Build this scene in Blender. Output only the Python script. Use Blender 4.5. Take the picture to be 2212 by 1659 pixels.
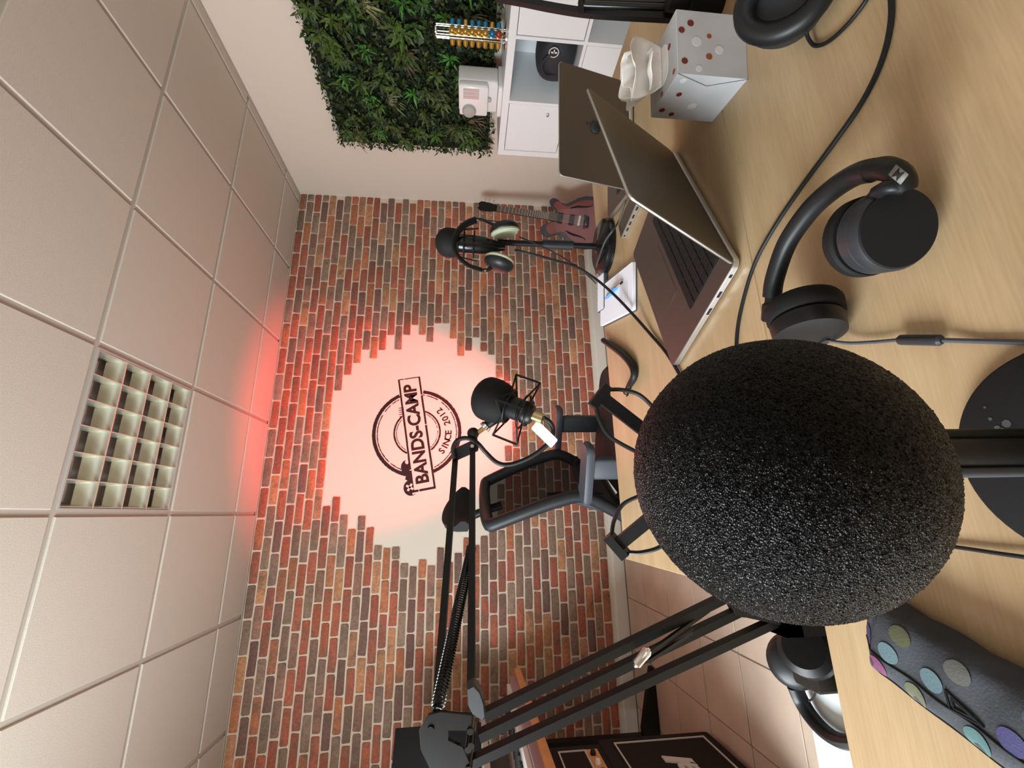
import bpy, bmesh, math, random
from mathutils import Vector as V, Matrix, noise
R = math.radians
rnd = random.Random(7)
for o in list(bpy.data.objects): bpy.data.objects.remove(o)
scn = bpy.context.scene
col = scn.collection
PI = math.pi

# ------------------------------------------------------------------ camera
H = 1.125                      # lens height above the floor
FPX = 950.46                   # focal length in pixels of the 2212 px frame
YAW, PITCH, ROLL = 0.286708, 0.104006, 0.0084407
_cy, _sy, _cp, _sp = math.cos(YAW), math.sin(YAW), math.cos(PITCH), math.sin(PITCH)
FWD = V((_sy*_cp, _cy*_cp, -_sp))
_r0 = V((_cy, -_sy, 0)); _u0 = _r0.cross(FWD)
RGT = math.cos(ROLL)*_r0 + math.sin(ROLL)*_u0
UPV = -math.sin(ROLL)*_r0 + math.cos(ROLL)*_u0
cam = bpy.data.cameras.new('camera'); camo = bpy.data.objects.new('camera', cam); col.objects.link(camo)
cam.sensor_fit = 'HORIZONTAL'; cam.sensor_width = 36.0; cam.lens = 36.0*FPX/2212.0
cam.clip_start = 0.01
XA, YA, ZA = -UPV, RGT, -FWD      # the phone was held sideways
camo.matrix_world = Matrix(((XA.x, YA.x, ZA.x, 0), (XA.y, YA.y, ZA.y, 0), (XA.z, YA.z, ZA.z, H), (0, 0, 0, 1)))
scn.camera = camo

# ------------------------------------------------------------------ light
scn.view_settings.view_transform = 'Standard'; scn.view_settings.look = 'None'
scn.view_settings.gamma = 1.0; scn.view_settings.use_curve_mapping = False
scn.view_settings.exposure = 0.08
w = bpy.data.worlds.new('world'); scn.world = w; w.use_nodes = True
w.node_tree.nodes['Background'].inputs[0].default_value = (0.80, 0.86, 1.0, 1)
w.node_tree.nodes['Background'].inputs[1].default_value = 0.6

def area(name, loc, target, sx, sy, power, colr, spread=180):
    l = bpy.data.lights.new(name, 'AREA'); l.shape = 'RECTANGLE'; l.size = sx; l.size_y = sy
    l.energy = power; l.color = colr; l.spread = R(spread)
    o = bpy.data.objects.new(name, l); col.objects.link(o); o.location = loc
    o.rotation_euler = (V(target)-V(loc)).to_track_quat('-Z', 'Z').to_euler()
    return o
# daylight through an assumed, unseen window of the left wall plus a weak warm fill lamp added behind
area('assumed_window_daylight', (-1.60, 0.62, H+0.45), (2.2, 1.45, H-0.45), 0.95, 1.15, 98, (0.88, 0.96, 1.0))
area('rear_fill', (0.6, -1.52, H+0.55), (0.6, 1.0, H+0.55), 2.6, 1.1, 4.5, (1.0, 0.86, 0.68))  # added fill, no such source in view
# assumed red LED flood on the floor, itself unseen, tilted up at the logo
sl = bpy.data.lights.new('assumed_red_flood', 'SPOT'); sl.energy = 330; sl.color = (1.0, 0.07, 0.07)
sl.spot_size = R(58); sl.spot_blend = 0.8; sl.shadow_soft_size = 0.05
slo = bpy.data.objects.new('assumed_red_flood', sl); col.objects.link(slo)
slo.location = (0.66, 2.36, 0.22)
slo.rotation_euler = (V((0.70, 3.27, H+0.36))-V(slo.location)).to_track_quat('-Z', 'Z').to_euler()

# ------------------------------------------------------------------ measuring helpers: point at a camera depth / on a plane
def ray(x, y):
    return RGT*(829.5-y) + UPV*(1106-x) + FWD*FPX
O3 = V((0, 0, H))
def PD(x, y, d): return O3 + ray(x, y)*(d/FPX)
def PZ(x, y, z): d = ray(x, y); return O3 + d*((z-H)/d.z)
def PY(x, y, Y): d = ray(x, y); return O3 + d*(Y/d.y)
def PX(x, y, X): d = ray(x, y); return O3 + d*(X/d.x)

# ------------------------------------------------------------------ materials
M = {}
def mat(name, c, rough=0.5, metal=0.0, spec=0.5, bump=None, var=None, coat=0.0, sheen=0.0, alpha=None):
    """bump=(scale,strength,dist) noise relief; var=(scale,amount) colour mottling in object space"""
    m = bpy.data.materials.new(name); m.use_nodes = True; nt = m.node_tree; b = nt.nodes['Principled BSDF']
    b.inputs['Base Color'].default_value = (*c, 1); b.inputs['Roughness'].default_value = rough
    b.inputs['Metallic'].default_value = metal; b.inputs['Specular IOR Level'].default_value = spec
    b.inputs['Coat Weight'].default_value = coat; b.inputs['Sheen Weight'].default_value = sheen
    if bump or var:
        tc = nt.nodes.new('ShaderNodeTexCoord')
    if var:
        n = nt.nodes.new('ShaderNodeTexNoise'); n.inputs['Scale'].default_value = var[0]; n.inputs['Detail'].default_value = 4
        nt.links.new(tc.outputs['Object'], n.inputs['Vector'])
        mp = nt.nodes.new('ShaderNodeMapRange'); mp.inputs[1].default_value = .3; mp.inputs[2].default_value = .7
        mp.inputs[3].default_value = 1-var[1]; mp.inputs[4].default_value = 1+var[1]
        nt.links.new(n.outputs['Fac'], mp.inputs[0])
        mx = nt.nodes.new('ShaderNodeMix'); mx.data_type = 'RGBA'; mx.blend_type = 'MULTIPLY'; mx.inputs[0].default_value = 1
        mx.inputs[6].default_value = (*c, 1); nt.links.new(mp.outputs[0], mx.inputs[7]); nt.links.new(mx.outputs[2], b.inputs['Base Color'])
    if bump:
        n = nt.nodes.new('ShaderNodeTexNoise'); n.inputs['Scale'].default_value = bump[0]; n.inputs['Detail'].default_value = 3
        nt.links.new(tc.outputs['Object'], n.inputs['Vector'])
        bp = nt.nodes.new('ShaderNodeBump'); bp.inputs['Strength'].default_value = bump[1]; bp.inputs['Distance'].default_value = bump[2]
        nt.links.new(n.outputs['Fac'], bp.inputs['Height']); nt.links.new(bp.outputs[0], b.inputs['Normal'])
    if alpha is not None:
        tr = nt.nodes.new('ShaderNodeBsdfTransparent'); ms = nt.nodes.new('ShaderNodeMixShader'); ms.inputs[0].default_value = alpha
        nt.links.new(tr.outputs[0], ms.inputs[1]); nt.links.new(b.outputs[0], ms.inputs[2])
        nt.links.new(ms.outputs[0], nt.nodes['Material Output'].inputs[0])
    M[name] = m; return m

mat('plaster', (.77, .70, .60), .85, bump=(60, .15, .002))
mat('mortar', (.70, .58, .46), .9, bump=(120, .3, .002), var=(9, .06))
mat('tile_white', (.60, .55, .47), .9, bump=(260, .35, .0015), var=(180, .05))
mat('grid_white', (.48, .44, .38), .6)
mat('louvre', (.66, .68, .57), .34, metal=.7)
mat('lamp_white_shaded', (.46, .42, .40), .5)  # housing and tubes: shade inside the fitting is mixed into this colour
mat('skirting', (.78, .74, .68), .6)
mat('grout', (.34, .26, .20), .9)
mat('floor_tile', (.62, .50, .40), .38, var=(5, .10), bump=(40, .05, .001))
mat('white_lam', (.80, .85, .87), .35)
mat('white_gap', (.30, .31, .32), .8)
mat('black', (.007, .007, .0075), .45, spec=.28)
mat('black_gloss', (.006, .006, .0065), .22, spec=.4)
mat('black_matte', (.009, .009, .0095), .7, spec=.2, bump=(900, .3, .0004))
mat('black_soft', (.009, .0095, .011), .42, spec=.32)
mat('rubber', (.009, .009, .010), .5, spec=.3)
mat('cable_grey', (.055, .060, .070), .5)
mat('charcoal', (.022, .024, .029), .45, spec=.4)
mat('chair_plastic', (.050, .058, .072), .5, spec=.4)
mat('chair_fabric', (.010, .009, .010), .85, bump=(700, .5, .0006))
mat('mesh_fabric', (.008, .007, .007), .9, spec=.1, alpha=.92)
mat('frame_plastic', (.014, .016, .020), .5, spec=.4)
mat('chrome', (.80, .80, .80), .12, metal=1)
mat('steel', (.55, .55, .55), .3, metal=1)
mat('brass', (.55, .42, .22), .3, metal=1)
mat('space_grey', (.165, .150, .132), .42, metal=.85)
mat('space_grey_top', (.155, .125, .115), .45, metal=.80)
mat('alu_edge', (.62, .62, .62), .35, metal=.9)
mat('key_black', (.010, .009, .009), .5)
mat('screen_off', (.004, .004, .005), .08)
mat('paper', (.82, .82, .90), .7)
mat('tissue_paper', (.84, .80, .76), .9, bump=(30, .3, .003))
mat('card_dark', (.05, .05, .055), .6)
mat('blue_pen', (.03, .30, .62), .3)
mat('pen_red', (.6, .2, .2), .4)
mat('ear_cloth', (.46, .50, .36), .9, bump=(300, .4, .001))
mat('gold', (.62, .40, .10), .28, metal=.9)
mat('blue_cap', (.03, .22, .42), .3, metal=.6)
mat('red_cap', (.40, .08, .04), .3, metal=.6)
mat('coffee_white', (.82, .81, .80), .25)
mat('coffee_grey', (.42, .40, .39), .3)
mat('clear_plastic', (.50, .46, .45), .15)
mat('bag_black', (.018, .022, .028), .6, bump=(200, .3, .001))
mat('white_print', (.75, .75, .75), .6); mat('grey_print', (.22, .22, .20), .5)
mat('guitar_top', (.22, .055, .050), .22, coat=.5, var=(6, .25))
mat('guitar_edge', (.030, .042, .055), .25, coat=.5)
mat('neck_wood', (.075, .045, .035), .45)
mat('fret', (.75, .70, .62), .3, metal=.9)
mat('orange_wood', (.62, .29, .10), .5, var=(12, .12))
mat('mauve', (.32, .22, .25), .4)
mat('ivory', (.80, .78, .75), .3)
mat('grille', (.018, .013, .010), .9, spec=.2, bump=(900, .6, .0006))
mat('tolex', (.008, .006, .007), .7, spec=.25, bump=(500, .5, .0006))
mat('piping', (.55, .53, .48), .6)
mat('shelf_grey', (.50, .46, .42), .6)
mat('stone_dark', (.05, .05, .05), .9)
mat('ink', (.008, .007, .007), .8)
mat('leaf_backing', (.012, .016, .008), .9)
mat('trunk_wall', (.55, .52, .47), .9)

def attr_mat(name, rough, mottle=None, spec=.5, sheen=0, bump=None, sub=0):
    m = mat(name, (1, 1, 1), rough, spec=spec, sheen=sheen, bump=bump); nt = m.node_tree; b = nt.nodes['Principled BSDF']
    a = nt.nodes.new('ShaderNodeAttribute'); a.attribute_name = 'Col'
    nt.links.new(a.outputs['Color'], b.inputs['Base Color'])
    return m
attr_mat('leaves', .55)

def brick_mat(name, use_attr):
    m = mat(name, (1, 1, 1), .88); nt = m.node_tree; b = nt.nodes['Principled BSDF']
    if use_attr:
        a = nt.nodes.new('ShaderNodeAttribute'); a.attribute_name = 'Col'; base = a.outputs['Color']
    else:
        a = nt.nodes.new('ShaderNodeObjectInfo'); base = a.outputs['Color']
    g = nt.nodes.new('ShaderNodeNewGeometry')
    n = nt.nodes.new('ShaderNodeTexNoise'); n.inputs['Scale'].default_value = 10; n.inputs['Detail'].default_value = 6; n.inputs['Roughness'].default_value = .68
    nt.links.new(g.outputs['Position'], n.inputs['Vector'])
    mp = nt.nodes.new('ShaderNodeMapRange'); mp.inputs[1].default_value = .44; mp.inputs[2].default_value = .68
    nt.links.new(n.outputs['Fac'], mp.inputs[0])
    mx = nt.nodes.new('ShaderNodeMix'); mx.data_type = 'RGBA'; mx.inputs[7].default_value = (.17, .115, .085, 1)
    ml = nt.nodes.new('ShaderNodeMath'); ml.operation = 'MULTIPLY'; ml.inputs[1].default_value = .78
    nt.links.new(mp.outputs[0], ml.inputs[0]); nt.links.new(ml.outputs[0], mx.inputs[0]); nt.links.new(base, mx.inputs[6])
    n2 = nt.nodes.new('ShaderNodeTexNoise'); n2.inputs['Scale'].default_value = 70; n2.inputs['Detail'].default_value = 4
    nt.links.new(g.outputs['Position'], n2.inputs['Vector'])
    m2 = nt.nodes.new('ShaderNodeMapRange'); m2.inputs[1].default_value = .3; m2.inputs[2].default_value = .7; m2.inputs[3].default_value = .78; m2.inputs[4].default_value = 1.2
    nt.links.new(n2.outputs['Fac'], m2.inputs[0])
    mm = nt.nodes.new('ShaderNodeMix'); mm.data_type = 'RGBA'; mm.blend_type = 'MULTIPLY'; mm.inputs[0].default_value = 1
    nt.links.new(mx.outputs[2], mm.inputs[6]); nt.links.new(m2.outputs[0], mm.inputs[7]); nt.links.new(mm.outputs[2], b.inputs['Base Color'])
    bp = nt.nodes.new('ShaderNodeBump'); bp.inputs['Strength'].default_value = .5; bp.inputs['Distance'].default_value = .004
    nt.links.new(n2.outputs['Fac'], bp.inputs['Height']); nt.links.new(bp.outputs[0], b.inputs['Normal'])
brick_mat('brick_single', False); brick_mat('brick_many', True)

def wood_mat():
    m = mat('maple', (1, 1, 1), .36, spec=.45); nt = m.node_tree; b = nt.nodes['Principled BSDF']
    tc = nt.nodes.new('ShaderNodeTexCoord'); mp = nt.nodes.new('ShaderNodeMapping'); mp.inputs['Scale'].default_value = (1.0, 7.0, 1)
    nt.links.new(tc.outputs['Object'], mp.inputs[0])
    n = nt.nodes.new('ShaderNodeTexNoise'); n.inputs['Scale'].default_value = 3.2; n.inputs['Detail'].default_value = 6; n.inputs['Roughness'].default_value = .55
    nt.links.new(mp.outputs[0], n.inputs['Vector'])
    cr = nt.nodes.new('ShaderNodeValToRGB'); cr.color_ramp.elements[0].position = .28; cr.color_ramp.elements[1].position = .75
    cr.color_ramp.elements[0].color = (.395, .265, .142, 1); cr.color_ramp.elements[1].color = (.49, .350, .203, 1)
    nt.links.new(n.outputs['Fac'], cr.inputs[0])
    mp2 = nt.nodes.new('ShaderNodeMapping'); mp2.inputs['Scale'].default_value = (14, 260, 1); nt.links.new(tc.outputs['Object'], mp2.inputs[0])
    n2 = nt.nodes.new('ShaderNodeTexNoise'); n2.inputs['Scale'].default_value = 1.6; n2.inputs['Detail'].default_value = 2; nt.links.new(mp2.outputs[0], n2.inputs['Vector'])
    r2 = nt.nodes.new('ShaderNodeMapRange'); r2.inputs[1].default_value = .3; r2.inputs[2].default_value = .7; r2.inputs[3].default_value = .93; r2.inputs[4].default_value = 1.05
    nt.links.new(n2.outputs['Fac'], r2.inputs[0])
    mm = nt.nodes.new('ShaderNodeMix'); mm.data_type = 'RGBA'; mm.blend_type = 'MULTIPLY'; mm.inputs[0].default_value = 1
    nt.links.new(cr.outputs[0], mm.inputs[6]); nt.links.new(r2.outputs[0], mm.inputs[7]); nt.links.new(mm.outputs[2], b.inputs['Base Color'])
wood_mat()

def foam_mat():
    m = mat('foam', (.0028, .0028, .0032), .22, spec=.26); nt = m.node_tree; b = nt.nodes['Principled BSDF']
    tc = nt.nodes.new('ShaderNodeTexCoord')
    vo = nt.nodes.new('ShaderNodeTexVoronoi'); vo.inputs['Scale'].default_value = 1500; nt.links.new(tc.outputs['Object'], vo.inputs['Vector'])
    no = nt.nodes.new('ShaderNodeTexNoise'); no.inputs['Scale'].default_value = 1150; no.inputs['Detail'].default_value = 3; nt.links.new(tc.outputs['Object'], no.inputs['Vector'])
    ad = nt.nodes.new('ShaderNodeMath'); nt.links.new(vo.outputs['Distance'], ad.inputs[0]); nt.links.new(no.outputs['Fac'], ad.inputs[1])
    bp = nt.nodes.new('ShaderNodeBump'); bp.inputs['Strength'].default_value = 1.0; bp.inputs['Distance'].default_value = .0013
    nt.links.new(ad.outputs[0], bp.inputs['Height']); nt.links.new(bp.outputs[0], b.inputs['Normal'])
foam_mat()

def dot_mat(name, base, dots, size, scale, soft=.02, rough=.6, bumpy=False, base2=None):
    """round printed dots scattered over a surface (voronoi cells), colours picked per cell"""
    m = mat(name, base, rough); nt = m.node_tree; b = nt.nodes['Principled BSDF']
    tc = nt.nodes.new('ShaderNodeTexCoord')
    vo = nt.nodes.new('ShaderNodeTexVoronoi'); vo.inputs['Scale'].default_value = scale; vo.inputs['Randomness'].default_value = .75
    nt.links.new(tc.outputs['UV'], vo.inputs['Vector']); vo.voronoi_dimensions = '2D'
    lt = nt.nodes.new('ShaderNodeMapRange'); lt.inputs[1].default_value = size; lt.inputs[2].default_value = size-soft
    nt.links.new(vo.outputs['Distance'], lt.inputs[0])
    sp = nt.nodes.new('ShaderNodeSeparateColor'); nt.links.new(vo.outputs['Color'], sp.inputs[0])
    cr = nt.nodes.new('ShaderNodeValToRGB'); cr.color_ramp.interpolation = 'CONSTANT'
    els = cr.color_ramp.elements
    while len(els) < len(dots): els.new(.5)
    for i, (p, c) in enumerate(dots): els[i].position = p; els[i].color = (*c, 1)
    nt.links.new(sp.outputs[0], cr.inputs[0])
    n = nt.nodes.new('ShaderNodeTexNoise'); n.inputs['Scale'].default_value = 9 if base2 else 40; nt.links.new(tc.outputs['UV'], n.inputs['Vector'])
    bm = nt.nodes.new('ShaderNodeMix'); bm.data_type = 'RGBA'; bm.inputs[6].default_value = (*base, 1); bm.inputs[7].default_value = (*(base2 or [x*1.6 for x in base]), 1)
    mr = nt.nodes.new('ShaderNodeMapRange'); mr.inputs[1].default_value = .35; mr.inputs[2].default_value = .65; nt.links.new(n.outputs['Fac'], mr.inputs[0]); nt.links.new(mr.outputs[0], bm.inputs[0])
    mx = nt.nodes.new('ShaderNodeMix'); mx.data_type = 'RGBA'; nt.links.new(lt.outputs[0], mx.inputs[0]); nt.links.new(bm.outputs[2], mx.inputs[6]); nt.links.new(cr.outputs[0], mx.inputs[7])
    nt.links.new(mx.outputs[2], b.inputs['Base Color'])
    if bumpy:
        n3 = nt.nodes.new('ShaderNodeTexNoise'); n3.inputs['Scale'].default_value = 700; nt.links.new(tc.outputs['Object'], n3.inputs['Vector'])
        bp = nt.nodes.new('ShaderNodeBump'); bp.inputs['Strength'].default_value = .4; bp.inputs['Distance'].default_value = .0006
        nt.links.new(n3.outputs['Fac'], bp.inputs['Height']); nt.links.new(bp.outputs[0], b.inputs['Normal'])
mat('case_cloth', (.030, .034, .042), .75, bump=(500, .5, .0008), var=(30, .35))
mat('carton', (.50, .51, .53), .5, var=(22, .06))
mat('dot_red', (.16, .022, .014), .5); mat('dot_orange', (.30, .075, .022), .5); mat('dot_pale', (.66, .66, .67), .5)
for nm, c in dict(teal=(.14, .30, .30), blue=(.10, .16, .26), olive=(.16, .17, .07), grey=(.22, .22, .20), sky=(.22, .36, .42), violet=(.10, .09, .30), pink=(.36, .08, .22), sand=(.26, .25, .15)).items():
    mat('spot_'+nm, [x*.42 for x in c], .8, bump=(600, .5, .0006))

# ------------------------------------------------------------------ geometry helpers
def frame(n, hint=V((0, 0, 1))):
    n = V(n).normalized()
    if abs(n.dot(hint)) > .98: hint = V((1, 0, 0))
    a = hint.cross(n).normalized(); b = n.cross(a)
    return a, b, n
def spline(pts, k=10, closed=False):
    P = [V(p) for p in pts]; n = len(P); out = []
    rng = range(n) if closed else range(n-1)
    for i in rng:
        if closed: a, b, c, d = P[(i-1) % n], P[i], P[(i+1) % n], P[(i+2) % n]
        else: a, b, c, d = P[max(i-1, 0)], P[i], P[i+1], P[min(i+2, n-1)]
        for j in range(k):
            t = j/k
            out.append(.5*((2*b)+(c-a)*t+(2*a-5*b+4*c-d)*t*t+(3*b-a-3*c+d)*t**3))
    if not closed: out.append(P[-1])
    return out
def rrect(w, h, r, k=5):
    out = []
    for cx, cy, a0 in ((w/2-r, h/2-r, 0), (-w/2+r, h/2-r, 90), (-w/2+r, -h/2+r, 180), (w/2-r, -h/2+r, 270)):
        for i in range(k+1):
            a = R(a0+90*i/k); out.append((cx+r*math.cos(a), cy+r*math.sin(a)))
    return out
class MB:
    def __init__(s): s.v = []; s.f = []; s.c = []
    def add(s, vs, fs, c=None):
        n = len(s.v); s.v += [V(x) for x in vs]; s.f += [tuple(i+n for i in f) for f in fs]
        if c is not None: s.c += [c]*len(vs)
        return s
    def box(s, c, d, ax=None, col=None):
        c = V(c); ax = ax or (V((1, 0, 0)), V((0, 1, 0)), V((0, 0, 1)))
        vs = [c+ax[0]*(d[0]/2*i)+ax[1]*(d[1]/2*j)+ax[2]*(d[2]/2*k) for k in (-1, 1) for j in (-1, 1) for i in (-1, 1)]
        return s.add(vs, [(0, 2, 3, 1), (4, 5, 7, 6), (0, 1, 5, 4), (2, 6, 7, 3), (0, 4, 6, 2), (1, 3, 7, 5)], col)
    def bx(s, a, b, col=None):
        return s.box([(a[i]+b[i])/2 for i in range(3)], [abs(b[i]-a[i]) for i in range(3)], col=col)
    def tube(s, pts, r, n=8, closed=False, caps=True, up=None, flat=1.0, col=None):
        P = [V(p) for p in pts]; m = len(P); rs = r if isinstance(r, (list, tuple)) else [r]*m
        if len(rs) != m: rs = [rs[min(int(i*len(rs)/m), len(rs)-1)] for i in range(m)]
        vs = []; fs = []; pa = None
        for i in range(m):
            if closed: t = (P[(i+1) % m]-P[i-1])
            else: t = P[min(i+1, m-1)]-P[max(i-1, 0)]
            t.normalize()
            if up is not None:
                a = V(up)-t*V(up).dot(t); a.normalize()
            elif pa is None: a = frame(t)[0]
            else:
                a = pa-t*pa.dot(t); a.normalize()
            pa = a; b = t.cross(a)
            for k in range(n):
                q = 2*PI*k/n; vs.append(P[i]+a*(rs[i]*math.cos(q))+b*(rs[i]*flat*math.sin(q)))
        e = m if closed else m-1
        for i in range(e):
            for k in range(n):
                i2 = (i+1) % m; fs.append((i*n+k, i*n+(k+1) % n, i2*n+(k+1) % n, i2*n+k))
        if caps and not closed: fs += [tuple(range(n-1, -1, -1)), tuple((m-1)*n+k for k in range(n))]
        return s.add(vs, fs, col)
    def cyl(s, a, b, r, r2=None, n=16, col=None): return s.tube([a, b], [r, r if r2 is None else r2], n, col=col)
    def lathe(s, prof, o, axis, n=24, col=None):
        """prof: (radius, height along axis) list"""
        a, b, c = frame(axis); o = V(o); vs = []; fs = []
        for (r, h) in prof:
            for k in range(n):
                q = 2*PI*k/n; vs.append(o+c*h+(a*math.cos(q)+b*math.sin(q))*max(r, 1e-5))
        for i in range(len(prof)-1):
            for k in range(n): fs.append((i*n+k, i*n+(k+1) % n, (i+1)*n+(k+1) % n, (i+1)*n+k))
        fs += [tuple(range(n-1, -1, -1)), tuple((len(prof)-1)*n+k for k in range(n))]
        return s.add(vs, fs, col)
    def ball(s, c, r, nu=20, nv=12, ax=None, col=None):
        c = V(c); r = r if isinstance(r, (tuple, list)) else (r, r, r); ax = ax or (V((1, 0, 0)), V((0, 1, 0)), V((0, 0, 1)))
        vs = []; fs = []
        for j in range(nv+1):
            t = PI*j/nv
            for i in range(nu):
                p = 2*PI*i/nu
                vs.append(c+ax[0]*(r[0]*math.sin(t)*math.cos(p))+ax[1]*(r[1]*math.sin(t)*math.sin(p))+ax[2]*(r[2]*math.cos(t)))
        for j in range(nv):
            for i in range(nu): fs.append((j*nu+i, (j+1)*nu+i, (j+1)*nu+(i+1) % nu, j*nu+(i+1) % nu))
        return s.add(vs, fs, col)
    def prism(s, poly, o, ux, uy, t0, t1, ch=0.0, col=None):
        """outline in the ux,uy plane, from t0 to t1 along the normal, chamfered edge ch"""
        o = V(o); ux = V(ux); uy = V(uy); nn = ux.cross(uy).normalized(); n = len(poly)
        cx = sum(p[0] for p in poly)/n; cy = sum(p[1] for p in poly)/n
        mw = max(math.hypot(p[0]-cx, p[1]-cy) for p in poly); k = 1-ch/mw
        lay = [(t0, k), (t0+ch, 1), (t1-ch, 1), (t1, k)] if ch else [(t0, 1), (t1, 1)]
        vs = []; fs = []
        for t, q in lay:
            for p in poly: vs.append(o+ux*(cx+(p[0]-cx)*q)+uy*(cy+(p[1]-cy)*q)+nn*t)
        L = len(lay)
        for i in range(L-1):
            for j in range(n): fs.append((i*n+j, i*n+(j+1) % n, (i+1)*n+(j+1) % n, (i+1)*n+j))
        fs += [tuple(range(n-1, -1, -1)), tuple((L-1)*n+j for j in range(n))]
        return s.add(vs, fs, col)
    def strip(s, A, B, col=None):
        n = len(A); return s.add(list(A)+list(B), [(i, i+1, n+i+1, n+i) for i in range(n-1)], col)
    def build(s, name, material, parent=None, local=False, at=None, smooth=True, ang=38, solid=0):
        off = V((0, 0, 0))
        if not local:
            if parent is not None:
                p = parent
                while p.parent: p = p.parent
                off = V(p.location)
            elif at is not None: off = V(at)
        me = bpy.data.meshes.new(name); me.from_pydata([x-off for x in s.v], [], s.f)
        if smooth:
            me.shade_smooth(); me.set_sharp_from_angle(angle=R(ang))
        if s.c:
            ca = me.color_attributes.new('Col', 'FLOAT_COLOR', 'POINT')
            buf = []
            for c in s.c: buf += [c[0], c[1], c[2], 1.0]
            ca.data.foreach_set('color', buf)
        me.materials.append(M[material])
        o = bpy.data.objects.new(name, me); col.objects.link(o)
        if parent is not None: o.parent = parent
        elif at is not None: o.location = at
        if solid:
            md = o.modifiers.new('solid', 'SOLIDIFY'); md.thickness = solid
        return o
def tag(o, label, cat, group=None):
    o['label'] = label; o['category'] = cat
    if group: o['group'] = group
    return o
def thing(name, label, cat, loc, rotz=0, group=None):
    o = bpy.data.objects.new(name, None); o.empty_display_size = .05; col.objects.link(o); o.location = loc; o.rotation_euler = (0, 0, rotz)
    return tag(o, label, cat, group)
def struct(o): o['kind'] = 'structure'; return o
def child(o, parent, name=None):
    c = o.copy(); col.objects.link(c); c.parent = parent
    return c
def text_mesh(txt, size, extrude=.0004, shear=0, spacing=1.0, bold=0):
    cu = bpy.data.curves.new('t', 'FONT'); cu.body = txt; cu.size = size; cu.extrude = extrude; cu.shear = shear; cu.space_character = spacing
    cu.align_x = 'CENTER'; cu.align_y = 'CENTER'; cu.offset = bold; cu.resolution_u = 4
    ob = bpy.data.objects.new('t', cu); col.objects.link(ob)
    dg = bpy.context.evaluated_depsgraph_get(); me = bpy.data.meshes.new_from_object(ob.evaluated_get(dg))
    vs = [v.co.copy() for v in me.vertices]; fs = [tuple(p.vertices) for p in me.polygons]
    bpy.data.objects.remove(ob); bpy.data.curves.remove(cu); bpy.data.meshes.remove(me)
    return vs, fs
def put_text(mb, txt, size, o, ux, uy, fit=None, **k):
    vs, fs = text_mesh(txt, size, **k); o = V(o); ux = V(ux); uy = V(uy); n = ux.cross(uy)
    if fit:
        a, b = min(v.x for v in vs), max(v.x for v in vs); vs = [V(((v.x-(a+b)/2)*fit/(b-a), v.y, v.z)) for v in vs]
    mb.add([o+ux*v.x+uy*v.y+n*v.z for v in vs], fs); return mb

TB = 0.72                      # table top
CE = 2.529                     # underside of the ceiling tiles
BY, RX, LX, RY = 3.27, 2.615, -1.66, -1.60   # back, right, left, rear wall faces
def Z(z): return z+H

# ================================================================== THE ROOM
# floor with tiles
fl = struct(MB().bx((LX-.1, RY-.1, -.10), (RX+.1, BY+.1, -.004)).build('floor', 'grout', smooth=False))
pt = .322; tx0, ty0 = -.897, 1.950
tm = MB(); tm.prism(rrect(pt-.006, pt-.006, .004, 1), (0, 0, 0), (1, 0, 0), (0, 1, 0), -.004, 0, .0015)
t0 = None
for i in range(-4, 12):
    for j in range(-12, 5):
        cx, cy = tx0+(i+.5)*pt, ty0+(j+.5)*pt
        if cx < LX-.1 or cx > RX+.1 or cy < RY-.1 or cy > BY+.1: continue
        if t0 is None: t0 = tm.build('floor_tile', 'floor_tile', fl, local=True); q = t0
        else: q = child(t0, fl)
        q.location = (cx, cy, 0)
# walls
WT = CE+.14
wb = struct(MB().bx((LX-.1, BY, 0), (RX+.1, BY+.1, WT)).build('wall_back', 'plaster', smooth=False))
wr = struct(MB().bx((RX, RY-.1, 0), (RX+.1, BY, WT)).build('wall_right', 'plaster', smooth=False))
# left wall with an assumed window opening, out of view
wy0, wy1, wz0, wz1 = .10, 1.14, H-.15, H+1.07
m = MB(); m.bx((LX-.1, RY-.1, 0), (LX, wy0, WT)); m.bx((LX-.1, wy1, 0), (LX, BY, WT)); m.bx((LX-.1, wy0, 0), (LX, wy1, wz0)); m.bx((LX-.1, wy0, wz1), (LX, wy1, WT))
struct(m.build('wall_left', 'plaster', smooth=False))
m = MB(); vx0, vx1, vz0, vz1 = -.75, 1.95, H-.05, H+1.13
m.bx((LX, RY-.1, 0), (vx0, RY, WT)); m.bx((vx1, RY-.1, 0), (RX, RY, WT)); m.bx((vx0, RY-.1, 0), (vx1, RY, vz0)); m.bx((vx0, RY-.1, vz1), (vx1, RY, WT))
struct(m.build('wall_rear', 'plaster', smooth=False))
def window(name, corners):
    (a, b) = corners; m = MB(); t = .05
    ax = 0 if abs(a[0]-b[0]) > abs(a[1]-b[1]) else 1
    def bar(p, q): m.bx(p, q)
    lo = [min(a[i], b[i]) for i in range(3)]; hi = [max(a[i], b[i]) for i in range(3)]
    d = 1-ax
    for z0, z1 in ((lo[2], lo[2]+t), (hi[2]-t, hi[2])): bar((lo[0], lo[1], z0), (hi[0], hi[1], z1))
    for s in (lo[ax], (lo[ax]+hi[ax])/2-t/2, hi[ax]-t):
        p = list(lo); q = list(hi); p[ax] = s; q[ax] = s+t; p[2] += t; q[2] -= t; bar(p, q)
    return struct(m.build(name, 'white_lam', smooth=False))
window('assumed_left_window', ((LX-.09, wy0, wz0), (LX-.05, wy1, wz1)))  # assumed window, unseen; placed from the direction of the daylight
window('added_rear_window', ((vx0, RY-.09, vz0), (vx1, RY-.05, vz1)))  # unseen rear window, added to go with the fill lamp
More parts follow.
